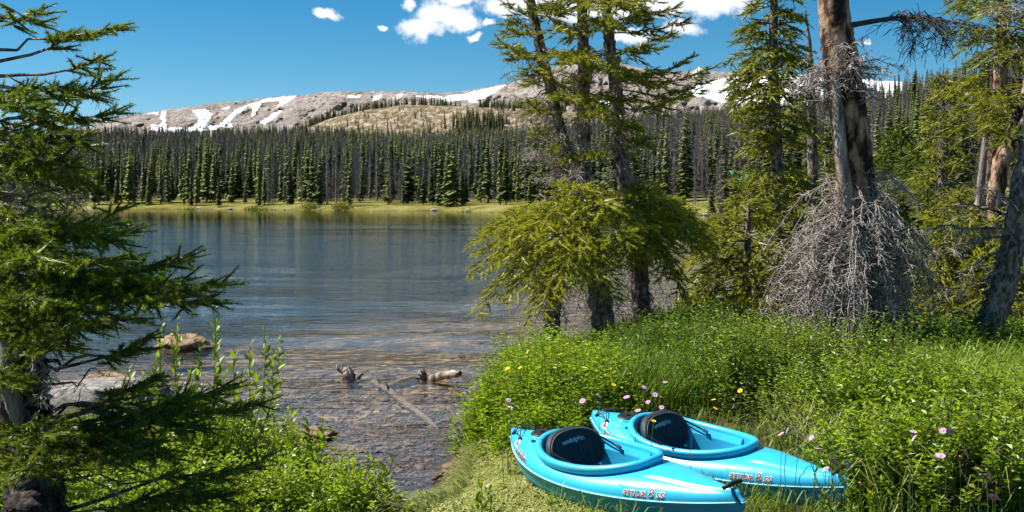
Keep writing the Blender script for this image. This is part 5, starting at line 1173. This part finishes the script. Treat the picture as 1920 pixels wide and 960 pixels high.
    add('lettering', text_mesh('sundolphin', .20, lambda p, q_: back(p + .03, q_ + .055, .019), [M['kwhite']], grow=.012, size_y=1.05), sb)
    for (yy, hh_, ry, rh, a0, a1) in ((.115, -.015, .045, .085, -.3, 4.4), (.07, -.03, .075, .085, 3.3, 5.2), (.10, .05, .03, .02, 2.0, 4.0)):
        al = np.linspace(a0, a1, 18); cv, cf = tubes(back((yy + ry * np.cos(al)), hh_ + rh * np.sin(al), .020), np.full(18, .0028), 4)
        add('moulded_rib', mesh('moulded_rib', cv, cf, [M['kpiping']], smooth_=True), sb)
    pan = np.array([[np.array([x_, y_ * .2, .075 + .05 * abs(y_) ** 2.5 + .03 * smooth(-.15, -.02, x_)]) for y_ in np.linspace(-1, 1, 11)] for x_ in np.linspace(-.47, 0, 9)])
    add('seat_pan', mesh('seat_pan', pan.reshape(-1, 3), grid_faces(9, 11, False), [M['kpad']], smooth_=True))
    for s in (-1, 1):
        p0, p1 = np.array([-.40, s * .245, .33]), np.array([-.20, s * .240, .285])
        dirv = nrm(p1 - p0); w_ = np.array([0, 0, .007])
        ln = np.array([p0 - w_, p1 - w_ * .9, p1 + w_ * .9, p0 + w_]); back_ = ln - np.array([0, s * .006, 0])
        add('seat_strap', mesh('seat_strap', np.concatenate([ln, back_]), np.array([[0, 1, 2, 3], [7, 6, 5, 4], [0, 4, 5, 1], [3, 2, 6, 7]]), [M['kblack']]))
        bv, bf = tubes(np.array([p1 - dirv * .02, p1 + dirv * .02]), np.array([.013, .013]), 6, cap=True)
        add('buckle', mesh('buckle', bv, bf, [M['kblack']]))
    # warning sticker on the far thigh panel
    st = np.array([[-.02, .232, .26], [.025, .229, .255], [.01, .231, .215]]); add('sticker', mesh('sticker', st, np.array([[0, 1, 2]]), [M['kred']]))
    st2 = st * 1 + np.array([0, .002, 0]); cst = st2.mean(0); add('sticker_border', mesh('sticker_border', cst + (st2 - cst) * 1.35, np.array([[0, 1, 2]]), [M['kwhite']]))
    # stern: hatch, bungee, hooks; both ends: toggle handles
    hx = -.80
    ha = np.linspace(0, 2 * np.pi, 32, endpoint=False)
    Vhh = []
    for r_, z_ in ((.088, -.01), (.088, .016), (.078, .022), (.066, .016), (.02, .014)):
        xx, yy = hx + r_ * np.cos(ha), r_ * np.sin(ha); Vhh.append(np.stack([xx, yy, kdeck(xx, yy) + z_], -1))
    Vhh = np.array(Vhh); add('hatch', mesh('hatch', Vhh.reshape(-1, 3), grid_faces(*Vhh.shape[:2])[:, ::-1], [M['kblack']], smooth_=True))
    rim = np.array([np.stack([hx + r_ * np.cos(ha), r_ * np.sin(ha), kdeck(hx + r_ * np.cos(ha), r_ * np.sin(ha)) + z_], -1) for r_, z_ in ((.104, -.01), (.104, .012), (.09, .014), (.09, -.01))])
    add('hatch_rim', mesh('hatch_rim', rim.reshape(-1, 3), grid_faces(*rim.shape[:2])[:, ::-1], [M['kdeck']], smooth_=True))
    hooks = [(-.93, .125), (-.93, -.125), (-1.10, .05), (-1.10, -.055)]
    S3 = lambda x_, y_, h_=.008: np.array([x_, y_, float(kdeck(np.array(x_), np.array(y_))) + h_])
    for (i, j) in ((0, 3), (1, 2), (2, 3), (0, 2), (1, 3)):
        a_, b_ = np.array(hooks[i]), np.array(hooks[j])
        pp = np.array([S3(*(a_ + (b_ - a_) * t), .012 + .03 * math.sin(math.pi * t)) for t in np.linspace(0, 1, 7)])
        bv, bf = tubes(pp, np.full(7, .0045), 5); add('bungee_cord', mesh('bungee_cord', bv, bf, [M['kblack']], smooth_=True))
    for x_, y_ in hooks:
        p_ = S3(x_, y_, 0); bv, bf = tubes(np.array([p_ - [.012, 0, 0], p_ + [0, 0, .02], p_ + [.018, 0, .012]]), np.array([.012, .012, .009]), 6, cap=True)
        add('cord_hook', mesh('cord_hook', bv, bf, [M['kblack']], smooth_=True))
    for s, x_ in ((1, 1.13),):
        z_ = float(kdeck(np.array(x_), np.array(0.)))
        bv, bf = tubes(np.array([[x_, -.085, z_ + .022], [x_ - .004 * s, 0, z_ + .028], [x_, .085, z_ + .022]]), np.array([.014, .016, .014]), 8, cap=True)
        add('carry_handle', mesh('carry_handle', bv, bf, [M['kblack']], smooth_=True))
        pp = np.array([[x_ + .0 * s, -.03, z_ + .022], [x_ + .05 * s, -.05, z_ - .01], [x_ + .075 * s, -.035, z_ - .07], [x_ + .075 * s, .0, z_ - .10], [x_ + .06 * s, .03, z_ - .03], [x_, .03, z_ + .022]])
        bv, bf = tubes(pp, np.full(6, .0045), 5); add('handle_cord', mesh('handle_cord', bv, bf, [M['kblack']], smooth_=True))
    # prints on the near flank, between deck and seam
    def flank(x0, lift_=.0):
        def f(p, q_):
            x_ = x0 + p; h = np.clip(q_, 0, .2)
            zt = kcrown(x_) ; t = np.clip((h + .012) / zt, .02, .6)
            yy = kw(x_)
            qq = np.linspace(.6, 1, 60)
            out_ = []
            for xi, hi in zip(np.atleast_1d(x_), np.atleast_1d(h) + .012):
                zz = kdeck(np.full(60, xi), qq * kw(np.array(xi))) - kseam(np.array(xi))
                qv = np.interp(-hi, -zz, qq) if True else 1
                out_.append((xi, -(qv * float(kw(np.array(xi))) + .0035 + lift_), float(kseam(np.array(xi))) + hi))
            return np.array(out_)
        return f
    add('lettering', text_mesh('aruba 8 ss', .30, flank(.56), [M['kwhite']], grow=.045, size_y=1.1), deck)
    add('lettering', text_mesh('aruba 8 ss', .30, flank(.56, .0016), [M['kmaroon']], grow=0, size_y=1.1), deck)
    add('lettering', text_mesh('sundolphin', .24, flank(-.78), [M['kwhite']], grow=.05, size_y=1.2), deck)
    add('lettering', text_mesh('sundolphin', .24, flank(-.78, .0016), [M['kmaroon']], grow=.006, size_y=1.2), deck)
    fm = flank(-.93, .001); tri = fm(np.array([-.045, .045, .035, -.01]), np.array([.03, .03, .065, .085]))
    add('emblem', mesh('emblem', tri, np.array([[0, 1, 2, 3]]), [M['kwhite']]), deck)
    tr2 = flank(-.93, .0025)(np.array([-.02, .03, -.005]), np.array([.037, .045, .08])); add('emblem', mesh('emblem', tr2, np.array([[0, 1, 2]]), [M['kred']]), deck)
    return k
def end_pts(sp, bp, zs_, zb_, ls=.25, lb=.27):
    a, b = on(*sp, zs_), on(*bp, zb_)
    return a - [0, 0, ls], b - [0, 0, lb]
s1, b1 = end_pts((968, 816), (1394, 934), .60, .60)
s2, b2 = end_pts((1108, 779), (1598, 908), .64, .50)
print('kayak lengths', np.linalg.norm(b1 - s1), np.linalg.norm(b2 - s2))
kayak('bright blue kayak closer to the inlet, its whole hull side showing', s1, b1, 'pair of beached kayaks')
kayak('bright blue kayak tucked behind the other, its bow in the flowering shrubs', s2, b2, 'pair of beached kayaks')
# ------------------------------------------------------------------ rocks, driftwood, far-shore details
from mathutils import noise as mnoise
def rock_mesh(name, seed, dims, mat, sub=4, rough=.38, flat=.0):
    import bmesh
    bm = bmesh.new(); bmesh.ops.create_icosphere(bm, subdivisions=sub, radius=1)
    for v in bm.verts:
        p = v.co.normalized(); q = p * 1.1 + Vector((seed * 3.7, seed * 1.3, 0))
        f = 1 + rough * mnoise.fractal(q, 1.0, 2.0, 4) + rough * .5 * abs(mnoise.noise(q * 2.3))
        c = p * f; c.z = min(c.z, .8 - flat) if flat else c.z
        v.co = Vector((c.x * dims[0], c.y * dims[1], c.z * dims[2]))
    me = bpy.data.meshes.new(name); bm.to_mesh(me); bm.free(); me.materials.append(mat)
    for p in me.polygons: p.use_smooth = True
    return me
def boulder(name, label, px, py, z, dims, mat, seed, rot=0, flat=0, sink=.3, group=None):
    p = on(px, py, z); o = obj(name, rock_mesh(name, seed, dims, M[mat], flat=flat), None, (p[0], p[1] + dims[1] * .6, z + dims[2] * (1 - 2 * sink) * .5)); o.rotation_euler = (0, 0, rot)
    return tag(o, label, 'rock', group)
boulder('boulder', 'tan boulder rising from the lake off the left bank', 338, 655, 0, (.44, .32, .21), 'rust_rock', 3, .2, sink=.5)
boulder('boulder', 'big flat pale grey boulder on the left shore behind the spruce', 165, 790, .05, (.78, .45, .42), 'granite', 5, .1, .22, sink=.2)
boulder('boulder', 'small tan rock showing behind the flat pale boulder', 200, 738, 0, (.32, .22, .20), 'rust_rock', 8, .4, sink=.3)
boulder('boulder', 'pale rock half hidden under the low spruce limb', 300, 772, .05, (.35, .25, .26), 'granite', 11, .7, sink=.3)
boulder('boulder', 'sandy rock at the water edge beside the bank grass', 585, 822, .0, (.22, .14, .07), 'rust_rock', 13, .3, sink=.3)

# stones on the lake bed and in the inlet
ST = [rock_mesh('stone', 20 + k, (1, .8, .5), M['pebble'], 2, .3) for k in range(6)]
rs_ = np.random.default_rng(91); made = 0
while made < 290:
    x, y = rs_.uniform(480, 900), 640 + 265 * rs_.random() ** .55; p = on(x, y, -.1); d = float(lake_sd(p[0:1], p[1:2])[0])
    if d > .25: continue
    o = obj('stone', ST[int(rs_.integers(6))], ground, (p[0], p[1], float(near_z(p[0:1], p[1:2])[0]) + .01))
    s = rs_.uniform(.018, .06) * (1 + .5 * (y < 760)); o.scale = (s, s, s * .6); o.rotation_euler = (rs_.normal() * .2, rs_.normal() * .2, rs_.random() * 6); made += 1
# finer gravel in the shallows
n = 2800; q = np.stack([rs_.uniform(420, 920, n), rs_.uniform(690, 925, n)], -1); g = on(q[:, 0], q[:, 1], -.1); d = lake_sd(g[:, 0], g[:, 1]); g = g[d < .2]; g[:, 2] = near_z(g[:, 0], g[:, 1])
base = rock_mesh('gravel', 33, (1, .8, .55), M['pebble'], 1, .3); bv = np.empty(len(base.vertices) * 3); base.vertices.foreach_get('co', bv); bv = bv.reshape(-1, 3); bf = np.array([p.vertices[:] for p in base.polygons])
s = rs_.uniform(.012, .04, len(g)); a = rs_.random(len(g)) * 6.28; R_ = np.stack([np.stack([np.cos(a), -np.sin(a), 0 * a], -1), np.stack([np.sin(a), np.cos(a), 0 * a], -1), np.stack([0 * a, 0 * a, 1 + 0 * a], -1)], 1)
V = (np.einsum('nij,vj->nvi', R_, bv) * s[:, None, None] + g[:, None]).reshape(-1, 3); F = (bf[None] + np.arange(len(g))[:, None, None] * len(bv)).reshape(-1, 3)
tag(obj('gravel', mesh('gravel', V, F, [M['pebble']], smooth_=True)), 'brown gravel on the bottom of the inlet', 'gravel', kind='stuff')

# driftwood
M['wet'] = plain('wet_wood', [(.3, (.035, .022, .015)), (.7, (.13, .085, .055))], 9, .35, .5, 30, (1, 1, .3), .5)
M['silty'] = plain('silted_wood', [(.3, (.12, .09, .062)), (.7, (.26, .205, .15))], 9, .8, .4, 30)
M['drift'] = plain('bleached_driftwood', [(.38, (.07, .042, .028)), (.5, (.24, .17, .125)), (.62, (.48, .40, .34))], 9, .8, .6, 30, (1, 1, .35))
rd = np.random.default_rng(95)
def log(name, pts, rad, mat, parent=None, S=12):
    me, _, _ = trunk_mesh(name, np.array(pts), rad, M[mat], rd, S, 6, .09); return me
def cap_(rad): return [.002] + list(rad) + [.002]
def W(px, py, z): return on(px, py, z)
t = thing('driftwood', 'bleached splintered stump poking out of the lake, off by itself', 'driftwood', W(655, 726, 0))
c = W(660, 724, -.12); u = np.array([-.10, .02, .26])
part('stump', log('stump', [c - u * .2, c, c + u * .5, c + u * .85, c + u, c + u * 1.01], [.10, .10, .095, .07, .03, .002], 'drift'), t)
for k in range(5):
    b_ = c + u * .7 + rd.normal(size=3) * [.05, .04, .01]; part('splinter', log('splinter', [b_, b_ + u * .25 + rd.normal(size=3) * .015, b_ + u * .5], [.03, .018, .002], 'drift', S=6), t)
b_ = c + np.array([.09, -.03, .12]); part('root_stub', log('root_stub', [b_, b_ + [.05, -.01, .05], b_ + [.09, 0, .045]], [.03, .022, .004], 'wet', S=7), t)
t = thing('driftwood', 'grey drift log end lifted above the water with dark roots at its foot', 'driftwood', W(815, 710, 0))
c = W(796, 716, -.07); e = W(858, 702, .13)
part('log', log('log', [c - (e - c) * .4, c, c + (e - c) * .45 + UP * .03, c + (e - c) * .85 + UP * .02, e, e + (e - c) * .02], [.04, .055, .062, .056, .04, .002], 'drift'), t)
for k, (dx, dz) in enumerate(((-.06, .14), (-.10, .08), (-.02, .16), (-.13, .03), (.02, .1))):
    b_ = W(797, 712, -.02); part('root', log('root', [b_, b_ + [dx * .5, .0, dz * .6], b_ + [dx, -.01, dz]], [.03, .02, .003], 'wet', S=7), t)
part('tip', log('tip', [e - (e - c) * .03, e + [.03, 0, .02], e + [.05, 0, -.03]], [.04, .035, .003], 'wet', S=8), t)
t = thing('sunken_log', 'sunken log slanting toward the inlet under clear water', 'log', W(760, 760, -.1))
a, b = W(700, 716, -.10), W(822, 806, -.06)
part('log', log('log', [a + (b - a) * f + UP * w for f, w in ((0, 0), (.3, .03), (.6, .02), (.85, .02), (1, 0))], [.04, .045, .042, .035, .015], 'silty'), t)
for f, dx, dy, dz in ((.15, -.06, .06, .14), (.32, -.08, .05, .16), (.74, -.25, .1, .10), (.93, .16, .0, .06), (.70, .3, .2, .0)):
    q = a + (b - a) * f; part('branch_stub', log('branch_stub', [q, q + [dx * .5, dy * .5, dz * .6], q + [dx, dy, dz]], [.022, .018, .006], 'wet' if dz > .02 else 'silty', S=7), t)
t = thing('sunken_log', 'sunken log lying under water beside the lifted drift log', 'log', W(760, 722, -.1))
a, b = W(715, 733, -.10), W(800, 712, -.08); part('log', log('log', [a, a + (b - a) * .5 + UP * .05, b], [.05, .06, .06], 'silty'), t)

# rocks along the far waterline
FR = [rock_mesh('shore_rock', 50 + k, (1, .8, .6), M['granite'], 2, .3) for k in range(5)]
for k in range(120):
    x = rs_.uniform(170, 1400); yline = np.interp(x, [150, 400, 600, 800, 1000, 1230, 1400], [391.5, 392.5, 394.5, 395.5, 399, 401.5, 406]); p = on(x, yline - rs_.uniform(0, .6), 0)
    o = obj('shore_rock', FR[int(rs_.integers(5))], None, (p[0], p[1], .1)); s = rs_.uniform(.12, .5) * (1.7 if rs_.random() < .12 else 1); o.scale = (s * 1.4, s, s); o.rotation_euler = (0, 0, rs_.random() * 6)
    tag(o, 'small pale rock along the far waterline', 'rock', 'rocks along the far waterline')
# bright bushes on the far bank
def far_bush(seed):
    r = np.random.default_rng(seed); n_ = 420; q = r.normal(size=(n_, 3)) * [.5, .5, .32]; q[:, 2] = np.abs(q[:, 2]); d_ = nrm(q + [0, 0, .2])
    V, F = leaves(q, nrm(d_ + r.normal(size=(n_, 3)) * .6), nrm(UP + r.normal(size=(n_, 3)) * .6), np.full(n_, .22), np.full(n_, .14)); return mesh('far_bush', V, F, [M['meadow']], tint=np.repeat(r.uniform(.1, .7, n_), 4))
FB = [far_bush(k) for k in range(3)]
for k in range(34):
    x = rs_.uniform(250, 1390) if k > 14 else rs_.uniform(1200, 1390); p = on(x, np.interp(x, [150, 400, 800, 1230, 1400], [390, 390.5, 393, 397, 400]) - rs_.uniform(0, 2.0), .5)
    D = p[1]; o = obj('far_bush', FB[k % 3], None, (p[0], p[1], float(far_z(np.array([x]), np.array([D]), p[0:1], p[1:2])[0]))); s = rs_.uniform(.7, 1.9); o.scale = (s * 1.3, s, s)
    tag(o, 'small bright green bush on the far bank', 'bush', 'bushes on the far bank')
# cabin with a green roof glimpsed through the trees
M['roofgreen'] = plain('green_metal_roof', [(.3, (.10, .30, .22)), (.7, (.16, .40, .30))], 2, .45)
M['logwall'] = plain('log_wall', [(.3, (.10, .06, .035)), (.7, (.20, .13, .08))], 2, .9)
M['pane'] = plain('dark_window', [(.3, (.02, .025, .03)), (.7, (.03, .035, .04))], 2, .1)
def box(name, lo, hi, mat, par):
    lo, hi = np.array(lo, float), np.array(hi, float); V = np.array([[(lo, hi)[i][0], (lo, hi)[j][1], (lo, hi)[k][2]] for i in (0, 1) for j in (0, 1) for k in (0, 1)])
    return obj(name, mesh(name, V, np.array([[0, 1, 3, 2], [4, 6, 7, 5], [0, 4, 5, 1], [2, 3, 7, 6], [0, 2, 6, 4], [1, 5, 7, 3]]), [M[mat]]), par)
cp_ = at(1387, 345, 182.0); cab = thing('cabin', 'cabin with a green roof glimpsed through the far trees', 'building', cp_); cab.rotation_euler = (0, 0, .35); cab.scale = (.62, .62, .8)
cab.location.z = float(far_z(np.array([1387.]), np.array([182.]), cp_[0:1], cp_[1:2])[0]); hz = cp_[2] - cab.location.z
box('wall', (-2.6, -2, -1), (2.6, 2, 1.6 + hz), 'logwall', cab); box('door', (-.4, -2.06, -.2), (.5, -2, 1.2 + hz * .6), 'roofgreen', cab)
for wx_ in (-1.9, 1.2): box('window', (wx_, -2.05, .3 + hz * .6), (wx_ + .8, -2, 1.1 + hz * .8), 'pane', cab)
rf_ = np.array([[-3.1, -2.7, 1.4 + hz], [3.1, -2.7, 1.4 + hz], [3.1, 0, 3.4 + hz], [-3.1, 0, 3.4 + hz], [3.1, 2.7, 1.4 + hz], [-3.1, 2.7, 1.4 + hz]]); rf_ = np.concatenate([rf_, rf_ + [0, 0, .15]])
obj('roof', mesh('roof', rf_, [np.array([[0, 3, 2, 1], [3, 5, 4, 2], [6, 7, 8, 9], [9, 8, 10, 11], [0, 1, 7, 6], [5, 11, 10, 4], [1, 2, 8, 7], [2, 4, 10, 8], [0, 6, 9, 3], [3, 9, 11, 5]])], [M['roofgreen']]), cab)
